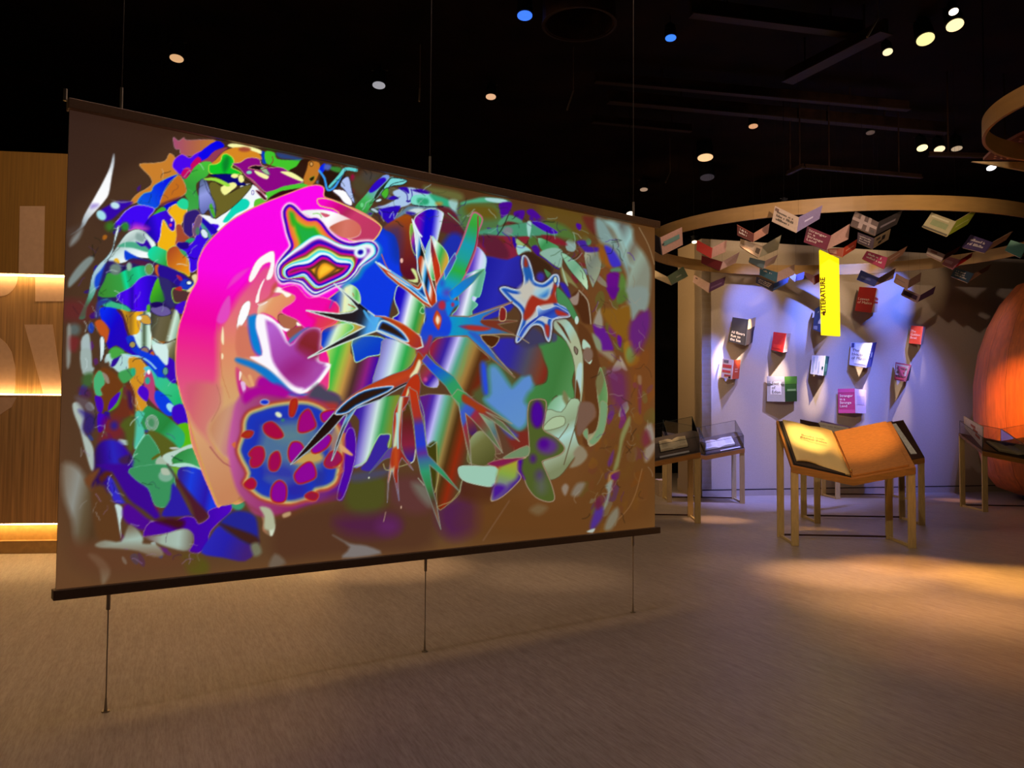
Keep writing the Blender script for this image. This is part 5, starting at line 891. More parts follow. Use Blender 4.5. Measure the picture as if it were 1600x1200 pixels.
def vtable(name, label, cat, fl, fr, depth, glass=False, deck=OAKT, frame=OAK, zf=.95, zv=.80, rise=.53):
    wd = (fr - fl); wd.z = 0; W = wd.length; wd.normalize(); dd = Vector((-wd.y, wd.x, 0))
    if dd.y < 0: dd = -dd
    T = thing(name, fl.copy(), label, cat)
    def P3(u, v, h=0.0):       # u across, v to the back; height of the V shaped deck
        z = zv + (zf - zv) * abs(u - .5) * 2 + rise * v
        return fl + wd * (u * W) + dd * (v * depth) + Vector((0, 0, z + h))
    th = .05
    for nm, ua, ub in (('deck_wing', 0, .5), ('deck_wing', .5, 1)):
        mb = MB(); t4 = [P3(ua, 0), P3(ub, 0), P3(ub, 1), P3(ua, 1)]; mb.slab([p - Vector((0, 0, th)) for p in t4], (0, 0, th)); obj(nm, mb, deck, T)
        mb = MB(); mb.slab([P3(ua, -.01, -.075), P3(ub, -.01, -.075), P3(ub, -.01, -.002), P3(ua, -.01, -.002)], dd * .03)
        obj('front_rail', mb, frame, T)
    rz = math.atan2(wd.y, wd.x); lw_, lt = .085, .035
    for u, s in ((0, 1), (1, -1)):
        for v in (0, 1):
            x = u * W + s * lt / 2; zt_ = P3(u, v).z - th
            c = fl + wd * (x + s * .025) + dd * (v * depth + (lt / 2 if v == 0 else -lt / 2))
            obj('leg', MB().box(c + Vector((0, 0, zt_ / 2)), (lw_, lt, zt_), rz), LEGL, T, bevel=.003)
        c = fl + wd * (u * W + s * (lt / 2 + .025)) + dd * (depth / 2)
        obj('floor_bar', MB().box(c + Vector((0, 0, .018)), (.03, depth - .07, .03), rz), LEGL, T)
    c = fl + wd * (W / 2) + dd * (depth - .02); obj('stretcher', MB().box(c + Vector((0, 0, .03)), (W - .16, .025, .022), rz), DARKW, T)
    if glass:
        hg = .22
        fr_ = [(0, 0), (.5, 0), (1, 0)]
        g = MB()
        for ua, ub in ((.01, .495), (.505, .99)):
            top = [P3(ua, .02, hg), P3(ub, .02, hg), P3(ub, .98, hg), P3(ua, .98, hg)]
            nm = MB(); nm.add(top, [(0, 1, 2, 3)]); obj('glass_lid', nm, GLASS, T)
            g = MB(); bt = [P3(ua, .02), P3(ub, .02), P3(ub, .98), P3(ua, .98)]
            for i in range(4): g.add([bt[i], bt[(i + 1) % 4], top[(i + 1) % 4], top[i]], [(0, 1, 2, 3)])
            obj('glass_side', g, GLASS, T)
            e = MB()
            for i in range(4):
                e.tube(top[i], top[(i + 1) % 4], .0035, 4); e.tube(bt[i], top[i], .0035, 4)
            obj('glass_edging', e, EDGE, T)
    return T, P3, wd, dd
def open_book(T, P3, u, v, w_, d_, label, name='open_book', lift=.012):
    """an open book lying on a table: two curved page blocks and a cover"""
    c = P3(u, v, lift); B = thing(name, c, label, 'book'); mbs = MB(); cv = MB()
    for s in (-1, 1):
        n = 7; top = []; bot = []
        for i in range(n):
            t = i / (n - 1); h = .035 * math.sin(min(1, t * 1.6) * math.pi * .62) * (1 - .35 * t) + .008
            top.append([P3(u + s * w_ * t, v - d_, h + lift), P3(u + s * w_ * t, v + d_, h + lift)]); bot.append([P3(u + s * w_ * t, v - d_, lift), P3(u + s * w_ * t, v + d_, lift)])
        vs = [p for a in top for p in a] + [p for a in bot for p in a]; m = 2 * n; fs = []
        for i in range(n - 1):
            a = 2 * i; fs += [(a, a + 2, a + 3, a + 1), (a + m, a + 1 + m, a + 3 + m, a + 2 + m), (a, a + m, a + 2 + m, a + 2), (a + 1, a + 3, a + 3 + m, a + 1 + m)]
        fs += [(2 * n - 2, 2 * n - 2 + m, 2 * n - 1 + m, 2 * n - 1)]
        pg = MB().add(vs, fs); o = obj('page_block', pg, WHITE if 'white' in label else PAPER, B, smooth=False)
        tx_ = MB()
        for r_ in range(6):
            vv = v - d_ * .7 + d_ * 1.4 * r_ / 5
            tx_.add([P3(u + s * w_ * .45, vv, .047 + lift), P3(u + s * w_ * .85, vv, .044 + lift), P3(u + s * w_ * .85, vv + d_ * .06, .044 + lift), P3(u + s * w_ * .45, vv + d_ * .06, .047 + lift)], [(0, 1, 2, 3)])
        obj('printed_lines', tx_, mat('faded_ink', '8c8068', .9), o)
    ww = w_ * 1.06
    cv.slab([P3(u - ww, v - d_ * 1.05, lift - .006), P3(u, v - d_ * 1.05, lift - .006), P3(u, v + d_ * 1.05, lift - .006), P3(u - ww, v + d_ * 1.05, lift - .006)], (0, 0, .005)).slab([P3(u, v - d_ * 1.05, lift - .006), P3(u + ww, v - d_ * 1.05, lift - .006), P3(u + ww, v + d_ * 1.05, lift - .006), P3(u, v + d_ * 1.05, lift - .006)], (0, 0, .005))
    obj('cover', cv, mat('black_cover', '181410', .6), B); return B
FC, FD = on_floor, on_floor
# front table with the great book
T, P3, wd, dd = vtable('book_table', 'oak V-shaped table in front carrying the great glowing open book', 'table', on_floor(1237, 853), on_floor(1432, 857), .78)
B = thing('giant_book', P3(.25, .5, .02), 'giant book on the front table open at its yellow title page', 'book')
n = 12; mb = MB(); vs = []; 
for k in (0, 1):
    for j in (0, 1, 2, 3, 4):
        v = .05 + .9 * j / 4
        for i in range(n):
            t = i / (n - 1); u = .05 + .43 * t; h = .05 + .028 * math.sin(t * 5.2 + .6) * (1 - j / 6) + .02 * (t > .55) * math.sin((t - .55) / .45 * math.pi)
            vs.append(P3(u, v + .03 * math.sin(t * 4) * (j == 0), h if k == 0 else max(.012, h - .03)))
fs = []; m = 5 * n
for j in range(4):
    for i in range(n - 1):
        a = j * n + i; fs += [(a, a + 1, a + 1 + n, a + n), (a + m, a + n + m, a + 1 + n + m, a + 1 + m)]
for i in range(n - 1): fs += [(i, i + m, i + 1 + m, i + 1), (4 * n + i, 4 * n + i + 1, 4 * n + i + 1 + m, 4 * n + i + m)]
for j in range(4): fs += [(j * n, (j + 1) * n, (j + 1) * n + m, j * n + m), (j * n + n - 1, j * n + n - 1 + m, (j + 1) * n + n - 1 + m, (j + 1) * n + n - 1)]
pg = obj('title_page', MB().add(vs, fs), mat('yellowed_page', 'f0d490', .8, var=.05, scale=5), B, smooth=True)
hd = (P3(.5, .5) - P3(0, .5)).normalized(); ud = (P3(.2, 1) - P3(.2, 0)).normalized()
text('printed_title', 'Books with\nBiblical Titles', P3(.26, .56, .092), hd, ud, .062, INK, pg)
obj('back_cover', MB().slab([P3(.02, .02, .002), P3(.49, .02, .002), P3(.49, .99, .002), P3(.02, .99, .002)], (0, 0, .008)), mat('black_cover', '181410', .6), B)
obj('page_stack', MB().slab([P3(.035, .035, .012), P3(.48, .035, .012), P3(.48, .97, .012), P3(.035, .97, .012)], (0, 0, .014)), mat('dark_page_edge', '40342c', .8), B)
bo = thing('wooden_cover', P3(.75, .5, .01), 'plain orange wooden cover board of the great book on the right wing', 'board')
obj('board', MB().slab([P3(.505, .03, .004), P3(.955, .03, .004), P3(.955, .985, .004), P3(.505, .985, .004)], (0, 0, .022)), OAKT, bo, bevel=.004)
obj('knob', MB().lathe(P3(.5, .10, .03), [(.0001, .03), (.012, .028), (.016, .015), (.012, .0)], 12), mat('brass_knob', 'e0b060', .3, .8), bo, smooth=True)
# table behind it, dark, with booklets
T, P3, wd, dd = vtable('dark_table', 'dark walnut V-shaped table directly behind the front table', 'table', on_floor(1273, 818), on_floor(1446, 821), .78, deck=DARKW, zf=.97, zv=.82)
hd = (P3(.5, .5) - P3(0, .5)).normalized(); ud = (P3(.2, 1) - P3(.2, 0)).normalized()
k = thing('white_booklet', P3(.3, .85, .01), 'white caption card lying on the dark table behind the great book', 'card'); cd = obj('card', MB().slab([P3(.18, .78, .004), P3(.47, .78, .004), P3(.47, .99, .004), P3(.18, .99, .004)], (0, 0, .02)), WHITE, k)
text('caption', 'Books with Biblical Titles', P3(.325, .9, .027), hd, ud, .05, mat('grey_ink', '807878', .8), cd)
k = thing('blue_panel', P3(.28, .6, .01), 'grey blue panel under the caption card on the dark table', 'card'); obj('panel', MB().slab([P3(.05, .1, .002), P3(.47, .1, .002), P3(.47, .76, .002), P3(.05, .76, .002)], (0, 0, .006)), mat('grey_blue_card', '70809c', .7), k)
k = thing('white_strip', P3(.8, .6, .01), 'long white leaflet standing out on the right wing of the dark table', 'card'); obj('leaflet', MB().slab([P3(.90, .12, .004), P3(.95, .10, .004), P3(.915, .92, .004), P3(.88, .92, .004)], (0, 0, .012)), mat('bright_paper', 'e8f0f0', .7), k)
# third table in that row
T, P3, wd, dd = vtable('back_table', 'farthest oak V-shaped table, only its legs showing under the others', 'table', on_floor(1306, 780), on_floor(1424, 781), .78, deck=DARKW)
# glass cases
fr_ = on_floor(1095, 818); T, P3, wd, dd = vtable('display_case', 'glass-topped oak display case partly hidden by the screen edge', 'display case', fr_ + Vector((-1.5, .12, 0)), fr_, .8, glass=True, deck=mat('dark_deck', '54463c', .6), zf=1.02, zv=.86, rise=.30)
open_book(T, P3, .77, .5, .13, .2, 'aged open book in the glass case beside the screen edge')
k = thing('caption_strip', P3(.8, .1, .01), 'narrow white caption strip below the aged open book', 'card'); obj('card', MB().slab([P3(.62, .06, .004), P3(.9, .06, .004), P3(.9, .13, .004), P3(.62, .13, .004)], (0, 0, .006)), WHITE, k)
fr_ = on_floor(1164, 787); T, P3, wd, dd = vtable('display_case', 'glass-topped oak display case against the blue-lit wall', 'display case', fr_ + Vector((-1.36, .10, 0)), fr_, .8, glass=True, deck=mat('dark_deck', '54463c', .6), zf=.98, zv=.84, rise=.28)
open_book(T, P3, .70, .45, .2, .22, 'white open book in the farther glass case by the blue-lit wall')
k = thing('caption_strip', P3(.8, .1, .01), 'narrow white caption strip below the white open book', 'card'); obj('card', MB().slab([P3(.7, .06, .004), P3(.95, .06, .004), P3(.95, .12, .004), P3(.7, .12, .004)], (0, 0, .006)), WHITE, k)
fl_ = on_floor(1536, 800); T, P3, wd, dd = vtable('display_case', 'glass-topped oak display case at the right edge before the orange drum', 'display case', fl_, fl_ + Vector((1.4, -.12, 0)), .85, glass=True, deck=mat('tan_deck', '7c5a34', .6), zf=1.0, zv=.86, rise=.28)
open_book(T, P3, .45, .4, .22, .24, 'yellowed open book in the right-hand glass case')
k = thing('label_panel', P3(0, .5, .1), 'slanting pale label panel with red squares on the right-hand case', 'sign')
q = [at_y(1507, 668, fl_.y + .7), at_y(1535, 700, fl_.y + .05), at_y(1535.5, 667, fl_.y + .05), at_y(1505.5, 650, fl_.y + .75)]
pn = obj('panel', MB().slab(q, (.015, 0, 0)), mat('pale_label', 'c8b8a8', .7), k)
for i, (u0, v0) in enumerate(((.38, .62), (.5, .44), (.62, .26))):
    qq = [bil(q, u0, v0 + .0) , bil(q, u0 + .24, v0), bil(q, u0 + .24, v0 + .14), bil(q, u0, v0 + .14)]
    obj('red_square', MB().slab([p + Vector((-.004, -.004, 0)) for p in qq], (.003, 0, 0)), mat('red_print', 'a05038', .8), pn)
# low plinths by the dark opening
for (x0, x1, y0, y1, lb) in ((1030, 1049, 751, 776, 'small pale plinth block nearest the screen edge'), (1066, 1092, 750, 768, 'wider pale plinth block under the glass case by the wall corner')):
    a, b_ = on_floor(x0, y1), on_floor(x1, y1); h = at_y(x0, y0, a.y).z
    pb = MB().slab([a, b_, b_ + Vector((0, 0, h)), a + Vector((0, 0, h))], (0, .5, 0)); o = obj('plinth_block', pb, mat('plinth_plaster', 'c0a888', .8), org=a); tag(o, lb, 'plinth')

# ---------------------------------------------------------------- books
CVM = {}
def cm(h): 
    return mat('cover_' + h, h, .6, var=.06, scale=30)
TXT = mat('cream_print', 'e0d0c0', .7); TXD = mat('dark_print', '403828', .7)
def vbook(name, label, spine, left, right, cl, cr_, title=None, tdark=False, art=(), art_r=(), th=.016, group=None, wire=True, tsize=.12, edge_l=None, mount=None, tbox=(.1, .14, .9, .86)):
    """a book open like a bird: spine (top, bottom), left and right outer edges (top, bottom) in metres"""
    S1, S2 = spine; L1, L2 = left; R1, R2 = right; o0 = (S1 + S2) / 2
    B = thing(name, o0, label, 'book', group)
    inn = ((L1 + L2 + R1 + R2) / 4 - o0).normalized()
    PG = mat('page_edges', 'c8a888', .8, var=.1, scale=50)
    for nm, (A1, A2), hexc, art_, flip in (('front_cover', (L1, L2), cl, art, 1), ('back_cover', (R1, R2), cr_, art_r, -1)):
        q = [A2, S2, S1, A1] if flip == 1 else [S2, A2, A1, S1]
        nrm = (q[1] - q[0]).cross(q[3] - q[0]).normalized()
        if nrm.dot(EYE - o0) < 0: nrm = -nrm
        mb = MB().slab(q, -nrm * .006); c = obj(nm, mb, cm(hexc), B)
        iq = [bil(q, u, v) - nrm * .007 for u, v in ((.03, .03), (.97, .03), (.97, .985), (.03, .985))]
        obj('page_block', MB().slab(iq, -nrm * th), PG if not (edge_l and flip == 1) else edge_l, B)
        for (u0, v0, u1, v1, h) in art_:
            obj('printed_patch', MB().add([bil(q, u, v) + nrm * .006 for u, v in ((u0, v0), (u1, v0), (u1, v1), (u0, v1))], [(0, 1, 2, 3)]), cm(h), c)
        if flip == 1 and title and title[0] == '#':      # lettering too small to read: rows of letter sized marks
            rw = random.Random(label); n_ = int(title[1]); lm = MB(); hh = min(.2, (tbox[3] - tbox[1]) / (n_ * 1.7))
            for i in range(n_):
                u = tbox[0] + .04; v = tbox[3] - .08 - i * hh * 1.6; end = rw.uniform(.6, .88)
                while u < end:
                    w0 = rw.uniform(.025, .05); k_ = hh * rw.choice((.6, .6, 1))
                    if rw.random() > .14: lm.add([bil(q, x_, y_) + nrm * .009 for x_, y_ in ((u, v - hh), (u + w0, v - hh), (u + w0, v - hh + k_), (u, v - hh + k_))], [(0, 1, 2, 3)])
                    u += w0 + .014
            lo = obj('lettering', lm, TXD if tdark else TXT, c); lo['kind'] = 'stuff'
        elif flip == 1 and title:
            cover_text('title', title, q, nrm, TXD if tdark else TXT, c, tbox)
    n2 = (EYE - o0).normalized()
    obj('spine', MB().slab([S2 + n2 * .004 - (S1 - S2).cross(n2).normalized() * .008, S2 + n2 * .004 + (S1 - S2).cross(n2).normalized() * .008, S1 + n2 * .004 + (S1 - S2).cross(n2).normalized() * .008, S1 + n2 * .004 - (S1 - S2).cross(n2).normalized() * .008], -n2 * .01), cm(cl), B)
    if wire:
        obj('hanging_wire', MB().tube(S1, Vector((S1.x, S1.y, 6.5)), .0008, 4), BLACK, B)
    if mount:
        obj('wall_bracket', MB().tube(L1 * .5 + R1 * .5 - (L1 - L2) * .5, mount, .02, 8), mat('grey_bracket', '807870', .5), B)
    return B
def px_book(tile, s, label, cl, cr_, dy=0, **k):
    ox, oy, sc_ = {'P': (1000, 280, 2.6667), 'Q': (1000, 300, 5.3333), 'R': (1300, 300, 5.3333)}[tile]
    p = [(ox + float(a.split(',')[0]) / sc_, oy + float(a.split(',')[1]) / sc_) for a in s.split()]
    L1, S1, R1, L2, S2, R2 = p; ym = (S1[1] + S2[1]) / 2
    Y = 10.35 + max(0, min(1, (ym - 335) / 115)) * 3.4 + dy; dz = .28
    P_ = lambda q, y: at_y(q[0], q[1], y)
    return vbook('flying_book', label, (P_(S1, Y + .02), P_(S2, Y - .08)), (P_(L1, Y + dz), P_(L2, Y + dz - .1)), (P_(R1, Y + dz), P_(R2, Y + dz - .1)), cl, cr_, **k)
px_book('Q', '1125,115 1320,210 1522,110 1098,245 1300,340 1495,225', 'large beige flying book with lavender back, highest left of the yellow banner', 'b8a088', '8c7ca0', title='#3', tdark=True, tsize=.085, art=((.04, .72, .2, .9, '6c5040'),), art_r=((.3, .4, .65, .52, 'c8c0d8'),))
px_book('Q', '90,335 165,380 350,292 95,480 183,528 357,440', 'flying book with a teal boat picture at the screen edge', '241c1c', 'd8a890', art_r=((.12, .42, .85, .68, '70a090'), (.05, .5, .3, .6, '404030')))
px_book('Q', '475,400 600,465 725,400 470,485 590,552 712,500', 'flying book with bright red front and pink back, above the dark red one', 'c02c14', 'd8a494')
px_book('Q', '515,530 685,580 832,497 510,590 660,655 800,590', 'dark red flying book with pale pink back below the bright red one', '6c1410', 'd0a8a0')
px_book('Q', '810,270 945,345 1080,262 810,360 940,418 1068,345', 'rust brown flying book with lettered front against the dark hoop', '64240f', 'bc8468', title='#2', tsize=.075, art=((.0, .9, 1, .97, 'a0543c'),))
px_book('Q', '838,390 1020,450 1178,358 830,450 985,550 1150,480', 'long beige flying book with olive grey back and two brown corner squares', 'a89070', '8c8468', art=((.02, .35, .2, .95, '705830'), (.78, .25, .97, .7, '4c3c28'), (.25, .3, .7, .8, 'b8a488')))
px_book('Q', '915,545 1040,575 1150,520 905,580 1025,640 1120,590', 'small grey teal flying book above the blue one', '647474', 'b89898')
px_book('Q', '1000,625 1145,670 1290,600 995,690 1135,752 1285,690', 'steel blue flying book with pink beige back', '3c6474', 'c4a098', title='#1', tsize=.07)
px_book('Q', '970,705 1115,760 1245,700 965,755 1105,828 1230,755', 'dark violet lettered flying book tucked under the steel blue one', '40405c', '4c649c', title='#3', tsize=.06)
px_book('Q', '100,640 225,705 360,620 110,710 260,775 400,700', 'olive green flying book with cream front low at the screen edge', 'b8a070', '748460', art_r=((.4, .35, .7, .45, 'b8bc98'),))
px_book('Q', '450,690 580,760 715,705 440,750 570,838 700,775', 'beige flying book with purple back above the black wall book', 'ac8c7c', '684060', art=((.12, .62, .26, .78, '503028'),), art_r=((.1, .3, .8, .5, '8c6888'),))
px_book('P', '697,195 795,235 875,185 682,262 775,295 868,250', 'maroon flying book lettered Stranger in a Strange Land, above the yellow banner', '6c1830', 'c89c88', title='Stranger\nin a\nStrange\nLand', tsize=.085)
px_book('P', '780,290 848,286 905,250 788,312 842,325 897,290', 'orange red flying book right beside the top of the yellow banner', 'a8583c', 'bc4020', art=((.1, .2, .6, .8, 'c89078'),), art_r=((.2, .4, .8, .55, 'd88868'),))
px_book('Q', '1245,665 1300,690 1370,665 1240,705 1290,745 1365,725', 'small lavender blue flying book left of the banner', '6c74b4', '7880c0', dy=.7)
px_book('Q', '1372,665 1450,700 1495,680 1385,715 1455,772 1498,745', 'mauve flying book with red back just left of the banner', '946878', 'a02c38')
px_book('R', '195,160 385,250 590,150 150,280 355,365 540,270', 'large brown patterned flying book with a pale cross shape', '5c4a40', '302824', art=((0, .62, .2, .95, '786454'), (0, .42, 1, .62, 'a08c80'), (.3, .05, .46, .95, 'a08c80'), (.62, .05, .74, 1, '988478'), (.8, .1, .95, .3, '484038')), art_r=((.15, .4, .8, .55, '786c6c'),))
px_book('R', '215,335 350,385 490,305 210,420 335,475 470,395', 'plum grey flying book with cream flower back below the patterned one', '584048', 'b09870', title='#3', tsize=.06, art_r=((.5, .35, .7, .75, '302820'), (.3, .2, .5, .4, '302820'), (.15, .6, .4, .8, '504030')))
px_book('R', '830,170 1030,245 1220,135 750,290 955,370 1130,270', 'cream and lime green flying book high on the right, before the hoop', 'a89c70', '889024', art=((.2, .3, .85, .65, '889060'), (.1, .75, .8, .85, 'c8c098'), (0, 0, 1, .1, '58503c')), art_r=((.2, .4, .8, .5, 'b0b460'),))
px_book('R', '1155,355 1340,420 1510,325 1080,460 1270,505 1450,400', 'violet flying book with white lettering near the right edge', '504064', '8c6040', title='#2', tsize=.08)
px_book('R', '800,465 940,520 1075,450 785,520 910,580 1040,500', 'thin cream flying book with brown back, left of the red-backed one', '9c8074', '542818', art=((.0, .1, 1, .45, 'c0ac98'), (.2, .6, .6, .85, '6c3c30')))
px_book('R', '960,535 1070,565 1175,505 915,600 1005,645 1160,545', 'pink flying book with vivid red back and gold top edge', '985860', 'b4180c', art=((.1, .3, .7, .6, 'b88890'),))
px_book('R', '1030,630 1180,680 1330,600 990,700 1130,755 1300,650', 'slate blue flying book lettered in grey, lowest toward the right edge', '384858', '84583c', title='#3', tsize=.07)
px_book('R', '1490,400 1620,440 1720,390 1440,485 1570,548 1700,480', 'teal green flying book cut by the right edge of the picture', '487468', '584834')
px_book('R', '290,490 460,545 630,450 250,555 430,640 590,520', 'rose pink flying book with tan back, right of the yellow banner', 'b03c5c', '8c6044', title='#2', tsize=.07, art_r=((.2, .5, .7, .62, 'a88870'), ))
px_book('R', '240,650 390,715 530,635 205,730 350,785 510,720', 'blue flying book with glowing white top edge below the rose pink one', '4850a0', '9c7c78', edge_l=mat('pages_painted_lit', 'fff4e4', .7), art=((.15, .3, .7, .5, '7078b8'),))  # whiter page colour paints the light on the top edge
px_book('R', '535,680 640,735 745,670 515,750 625,808 735,745', 'plain beige flying book with a thin grey line of print', 'ac8878', '84604c', art=((.1, .45, .8, .52, '806868'),))
px_book('R', '600,800 735,860 865,785 575,855 710,920 845,850', 'dark purple flying book with pale borders, lowest of the flock', 'a08080', '4c2c44', dy=.6, art=((.08, .15, .9, .7, '402840'), (.2, .2, .28, .65, '80606c'), (.45, .2, .5, .65, '80606c')))
# books standing out from the wall
def wbook(tile, s, label, cl, cr_, **k):
    ox, oy = {'a': (1100, 450), 'b': (1300, 450), 'c': (1300, 300)}[tile]
    p = [(ox + float(a.split(',')[0]) / 5.3333, oy + float(a.split(',')[1]) / 5.3333) for a in s.split()]
    L1, S1, R1, R2, S2, L2 = p
    o1, o2 = k.pop('off', (.34, .07))
    pts = dict(spine=(wall_pt(*S1, o1), wall_pt(*S2, o1 + .03)), left=(wall_pt(*L1, o2), wall_pt(*L2, o2 + .04)), right=(wall_pt(*R1, o2), wall_pt(*R2, o2 + .02)))
    m = (pts['left'][0] + pts['right'][1]) / 2; m = m - WN * ((m - WA).dot(WN) + 0)
    return vbook('wall_book', label, cl=cl, cr_=cr_, wire=False, mount=m, **pts, **k)
wbook('a', '238,243 370,262 430,245 402,455 345,480 205,445', 'black wall book lettered All Rivers Run to the Sea', '14121c', '241c1c', title='All Rivers\nRun to\nthe Sea', tbox=(.08, .06, .9, .46), art_r=((.0, .62, 1, 1, 'd8b070'), (.5, .5, 1, .66, '3c2c24')))
wbook('a', '580,365 685,378 728,378 700,530 655,538 560,515', 'bright red wall book with cream back cover', 'c01c14', 'd8c4b0', art=((.15, .15, .8, .35, 'd83020'),), art_r=((.3, .2, .7, .8, 'c8b090'),))
wbook('a', '155,588 245,600 305,598 290,755 230,760 140,745', 'wall book with red and grey pattern and orange back, lowest on the left', 'a8948c', 'd04818', art=((.1, .55, .9, .72, 'a02c20'), (.1, .3, .85, .42, 'a83428'), (.15, .8, .6, .95, '504848'), (.3, .1, .9, .2, '8c2c24'), (.7, .02, .9, .14, '241c1c')), art_r=((.3, .35, .7, .42, 'f0a888'), (.3, .48, .7, .54, 'f0a888')))
wbook('a', '525,735 668,738 773,735 773,945 672,948 525,945', 'grey and green wall book lettered East of Eden', 'a09c90', '2c6018', title='East\nof\nEden', tdark=True, tbox=(.27, .32, .76, .78), off=(.2, .09), art=((.0, .78, 1, 1, 'b8b4a8'), (0, .62, 1, .72, '585448'), (.2, .28, .82, .8, 'e0dcd0')), art_r=((0, .0, 1, .4, '1c4010'), (0, .7, 1, 1, '488420'), (.2, .42, .9, .5, '80a860')))
wbook('a', '925,175 1000,130 1080,150 1050,370 985,375 905,345', 'blue and white patterned wall book half behind the yellow banner', '28407c', '304878', art=((.3, .3, .9, .5, 'b8c8e0'), (.4, .55, 1, .8, 'c8d4e8'), (.1, .05, .5, .2, '8090b8'), (.55, .85, .9, .95, '101828')))
wbook('a', '900,560 1010,565 1045,572 1020,725 990,730 885,715', 'white wall book with teal back cover and faint lines', 'c8ccd4', '186058', art=((.15, .1, .25, .9, 'a0b4c0'), (.4, .3, .48, .95, 'a8b8c8'), (.6, .1, .68, .7, 'a0b0c0'), (.85, .3, 1, .45, '184c44')), art_r=((.2, .2, .8, .6, '509080'),))
wbook('a', '1225,455 1400,458 1440,452 1395,655 1350,665 1210,640', 'white wall book lettered The House of Mirth with deep blue back', 'b4b0b4', '1c2c94', title='The\nHouse\nof Mirth', tdark=True, tsize=.10, art=((.04, .78, .18, .98, '1c2458'), (.25, .1, .95, .95, 'd0ccd0')), art_r=((.3, .4, .6, .6, '6070b8'),))
wbook('c', '228,790 370,800 395,828 375,1000 325,1008 190,990', 'deep red wall book lettered Leaven of Malice', '9c1410', 'c8b8a0', title='Leaven\nof Malice', tbox=(.08, .28, .95, .6), art_r=((.1, .55, .9, .64, 'b02820'), (.1, .4, .9, .48, 'b02820')))
wbook('b', '660,312 757,320 782,328 757,468 735,470 640,460', 'orange wall book lettered The Golden Bowl', 'd84420', 'b89880', title='The\nGolden\nBowl', tsize=.08)
wbook('b', '530,618 655,640 664,640 640,770 610,780 520,765', 'small wall book with pink border and black scribbled lettering', 'a04058', '282028', title='#3', tdark=True, tsize=.08, art=((.06, .3, .92, .92, 'a8a098'), (.1, .08, .9, .2, 'c84858')))
wbook('a', '1115,840 1252,838 1350,850 1350,1045 1258,1043 1120,1043', 'magenta wall book lettered Stranger in a Strange Land, lowest by the table', 'a01858', 'c8b4c8', title='Stranger\nin a\nStrange\nLand', tsize=.10, off=(.26, .07), art=((0, .84, 1, 1, 'b43470'), (0, 0, 1, .14, 'b43470')), art_r=((.2, .35, .85, .72, 'b0a0c0'), (.25, .39, .8, .68, 'd0bcd0')))

# ---------------------------------------------------------------- yellow banner
q = [at_y(1284, 523, 12.6), at_y(1313, 525, 12.45), at_y(1311, 404, 12.45), at_y(1281, 390, 12.6)]
bn = thing('literature_banner', (q[0] + q[1]) / 2, 'glowing yellow hanging banner lettered LITERATURE', 'sign')
YEL = mat('glowing_yellow', 'ffe000', .5, emit=(1, .82, .0), es=.95)
pl = obj('light_panel', MB().slab(q, (.02, .09, 0)), YEL, bn)
o_ = bil(q, .13, .42); up = (q[3] - q[0]).normalized(); rt = (q[1] - q[0]).normalized(); nb = rt.cross(up).normalized()
if nb.y > 0: nb = -nb
text('lettering', 'LITERATURE', o_ + nb * .006 + up * .06, up, -rt, .10, mat('dark_red_print', '5c3008', .8), pl)
obj('small_mark', MB().slab([bil(q, u, v) + nb * .004 for u, v in ((.08, .23), (.2, .23), (.2, .28), (.08, .28))], nb * .002), mat('dark_red_print', '5c3008', .8), pl)
for u in (.1, .9):
    p = bil(q, u, 1); obj('hanging_wire', MB().tube(p, (p.x, p.y, 6.5), .0012, 4), BLACK, bn)
l = area((q[0] + q[1] + q[2] + q[3]) / 4 + nb * .05, (q[0] + q[1]) / 2 + nb * 3, 5, (1, .8, .1), .3, 1.2); l.name = 'banner_glow'

# ---------------------------------------------------------------- hoop, canopy and drum
def ring(c, a, b_, z0, z1, th, n=120):
    mb = MB(); vs = []
    for i in range(n):
        t = 2 * math.pi * i / n
        for s, z in ((0, z0), (0, z1), (th, z1), (th, z0)): vs.append(Vector((c[0] + (a - s) * math.cos(t), c[1] + (b_ - s) * math.sin(t), z)))
    fs = [(i * 4 + j, ((i + 1) % n) * 4 + j, ((i + 1) % n) * 4 + (j + 1) % 4, i * 4 + (j + 1) % 4) for i in range(n) for j in range(4)]
    return mb.add(vs, fs)
HOOP = mat('hoop_wood', '9c7840', .45, var=.1, scale=3, stretch=(1, 1, 6))
hp = thing('oval_hoop', (5.4, 13.6, 4.3), 'great oval wooden hoop hanging over the flying books', 'hoop')
obj('band', ring((5.4, 13.57), 3.2, 2.58, 4.30, 4.50, .03), HOOP, hp, smooth=False)
for t in np.linspace(0, 2 * math.pi, 7)[:-1]:
    p = Vector((5.4 + 3.18 * math.cos(t + .3), 13.57 + 2.56 * math.sin(t + .3), 4.5)); obj('hanging_wire', MB().tube(p, (p.x, p.y, 6.5), .0015, 4), BLACK, hp)
cn = thing('round_canopy', (6.9, 8.0, 4.3), 'round wooden ring canopy cut by the right edge above', 'canopy')
obj('band', ring((5.92, 7.56), 1.40, 1.40, 4.31, 4.49, .03), HOOP, cn)
dz_ = 4.52; pts = [(7.45 + 2.1 * math.cos(t), min(9.55, 8.9 + 2.1 * math.sin(t))) for t in np.linspace(math.pi * .9, math.pi * 2.1, 30)]
dk = obj('perforated_panel', MB().slab([(x, y, dz_) for x, y in pts], (0, 0, .03)), mat('perforated_bronze', '6c3018', .6), cn)
mb = MB()
for i in range(26):
    for j in range(22):
        x = 5.36 + i * .075 + (j % 2) * .037; y = 7.9 + j * .075
        if (x - 7.45) ** 2 + (y - 8.9) ** 2 < 2.03 ** 2 and y < 9.5: mb.box((x, y, dz_ - .002), (.03, .018, .004), .5)
